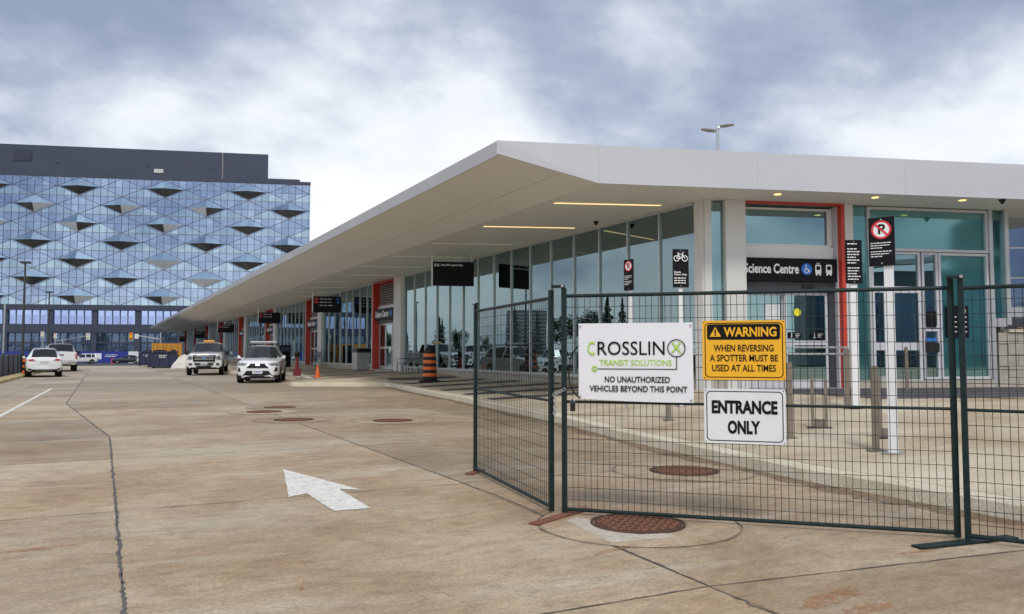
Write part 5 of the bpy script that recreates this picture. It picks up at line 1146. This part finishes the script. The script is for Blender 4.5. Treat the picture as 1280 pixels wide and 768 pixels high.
# parked facing the camera
f = ground_mid((308, 478.8), (358, 477.8)); vehicle('parked_suv', suv_spec(True), 'white SUV with roof light bar facing the camera by the kerb', (f.x + .05, f.y + 1.4, 0), R(-15), group='white vehicles parked on the road')
f = ground_mid((241, 469.5), (282, 468.5)); vehicle('pickup_truck', truck_spec(True), 'white pickup truck with chrome grille and amber roof beacon', (f.x + .15, f.y + 2.0, 0), R(-11), cat='pickup truck', group='white vehicles parked on the road')
f = ground_mid((36, 472), (71, 471)); vehicle('parked_suv', suv_spec(False), 'white SUV seen from behind at the left edge of the road', (f.x - .1, f.y + 1.4, 0), R(180 + 5), group='white vehicles parked on the road').scale = (.94, .94, .94)
f = atz(73, 464.5); vehicle('pickup_truck', truck_spec(False), 'white pickup seen from behind, ahead of the left SUV', (f.x, f.y + 1.6, 0), R(180 + 4), cat='pickup truck', group='white vehicles parked on the road')
p = atd(102, 453, 132); vehicle('parked_suv', suv_spec(False), 'small far white SUV seen side-on before the blue hoarding', (p.x, p.y, gz(p.y)), R(-68 - 27 + 20), group='cars on the cross street')
p = atd(159, 453, 138); vehicle('sedan', sedan_spec(), 'small far black sedan seen side-on before the white hoarding', (p.x, p.y, gz(p.y)), R(-88 - 27 + 18), 'carblack', group='cars on the cross street')
p = atd(178, 453, 134); vehicle('parked_suv', suv_spec(False), 'far white car mostly hidden behind the navy waste bins', (p.x + 1.5, p.y, gz(p.y)), R(-80 - 27), group='cars on the cross street')

# ------------------------------------------------------------------ building at the right edge
p = atd(1254, 440, 58); rbd = empty('far_right_building', (p.x, p.y, 0), R(-40), label='pale building with dark gridded windows at the right edge', cat='building')
MB().box(0, 26, .3, 14, 0, 12.2).build('wall', 'white', rbd); MB().box(-.3, 26.2, -.2, 14.2, 11.2, 12.6).build('roof_fascia', 'white', rbd)
wp = MB().box(.06, 1.94, .18, .26, .06, 2.1).mesh('window', 'oflow')
for r_ in range(3):
    for c_ in range(12): put('window', wp, rbd, (.1 + 2 * c_, 0, 4.6 + 2.2 * r_))
MB().box(0, 26, .05, .29, 3.9, 4.55).build('band', 'steel', rbd); MB().box(0, 26, .1, .29, 0, 3.8).build('base', 'darkgrey', rbd)

# ------------------------------------------------------------------ trees and towers across the road (seen in the station glass)
def tree(kind, loc, s, label):
    t = empty('conifer_tree' if kind else 'broadleaf_tree', loc, rnd.random() * 6, label=label, cat='tree', group='trees on the far side of the road')
    H = (9 if kind else 7) * s
    MB().tube([(0, 0, 0), (.05, 0, H * .4), (0, .05, H * .9)], [.2 * s, .14 * s, .03], 8).build('trunk', 'bark', t)
    m = MB()
    for k in range(10 if not kind else 14):
        a = rnd.random() * 6.28; z = H * (.3 + .06 * k); l = (H * .32 * (1 - (z / H - .3)) if not kind else (H - z) * .28)
        m.tube([(0, 0, z), (l * math.cos(a), l * math.sin(a), z + (l * .5 if not kind else -.1))], [.05 * s, .01], 5)
    m.build('limb', 'bark', t)['kind'] = 'stuff'
    m = MB()
    for k in range(1500):
        if kind: z = H * (.1 + .9 * rnd.random() ** 1.3); r = (H - z) * .26 * math.sqrt(rnd.random()) * (.75 + .35 * math.sin(z * 5)); a = rnd.random() * 6.283; c = Vector((r * math.cos(a), r * math.sin(a), z))
        else:
            q = k % 14; g_ = random.Random(q + int(s * 100)); cc = Vector((g_.uniform(-1, 1) * H * .28, g_.uniform(-1, 1) * H * .28, H * g_.uniform(.45, .9))); v = Vector((rnd.gauss(0, 1), rnd.gauss(0, 1), rnd.gauss(0, .8))).normalized() * H * .16 * rnd.random() ** .4; c = cc + v
        u = Vector((rnd.gauss(0, 1), rnd.gauss(0, 1), rnd.gauss(0, 1))).normalized(); w_ = u.orthogonal().normalized(); e = .16 * s * (1.0 if kind else 1.3)
        m.add([c - u * e, c + w_ * e * .5, c + u * e, c - w_ * e * .5], [(0, 1, 2, 3)])
    m.build('crown', 'needle' if kind else 'leaf', t)
for k in range(26): tree(k % 3 != 1, (-36 - 22 * rnd.random(), 30 + 7.5 * k + 3 * rnd.random(), 0), .7 + .45 * rnd.random(), 'tree across the road, mirrored in the station glass')
for x, y, h in ((-300, 600, 36), (-318, 668, 40)):
    t = empty('apartment_tower', (x, y, 0), .3, label='slab apartment tower far across the road, mirrored in the glass', cat='building', group='apartment towers mirrored in the glass')
    MB().box(-9, 9, -6, 6, 0, h).build('wall', 'tower', t)
    for k in range(int(h / 3.1)): MB().box(-9.3, 9.3, -6.3, 6.3, 2 + 3.1 * k, 3.3 + 3.1 * k).build('balcony_band', 'steel', t)

t = empty('pavilion_building', (52, -42, 0), R(8), label='grey pavilion behind the viewer, mirrored in the end-wall glass', cat='building')
MB().box(-22, 22, -14, 0, 0, 9).build('wall', 'tower', t); MB().box(-6, 22, -13, -1, 9, 15).build('upper_storey', 'darkgrey', t)
rp = [(-24, 8.2)] + [(-24 + 50 * k / 12, 9.1 + 2.6 * math.sin(math.pi * k / 12 * .6)) for k in range(13)]
MB().prism([(x, 1, z) for x, z in rp[1:]] + [(x, 1, z - .5) for x, z in rp[:0:-1]], (0, -1.5, 0)).build('curved_roof_edge', 'column', t)
for k in range(14): MB().box(-21 + 3 * k, -18.4 + 3 * k, .02, .1, 1, 7.5).build('window', 'oflow', t)
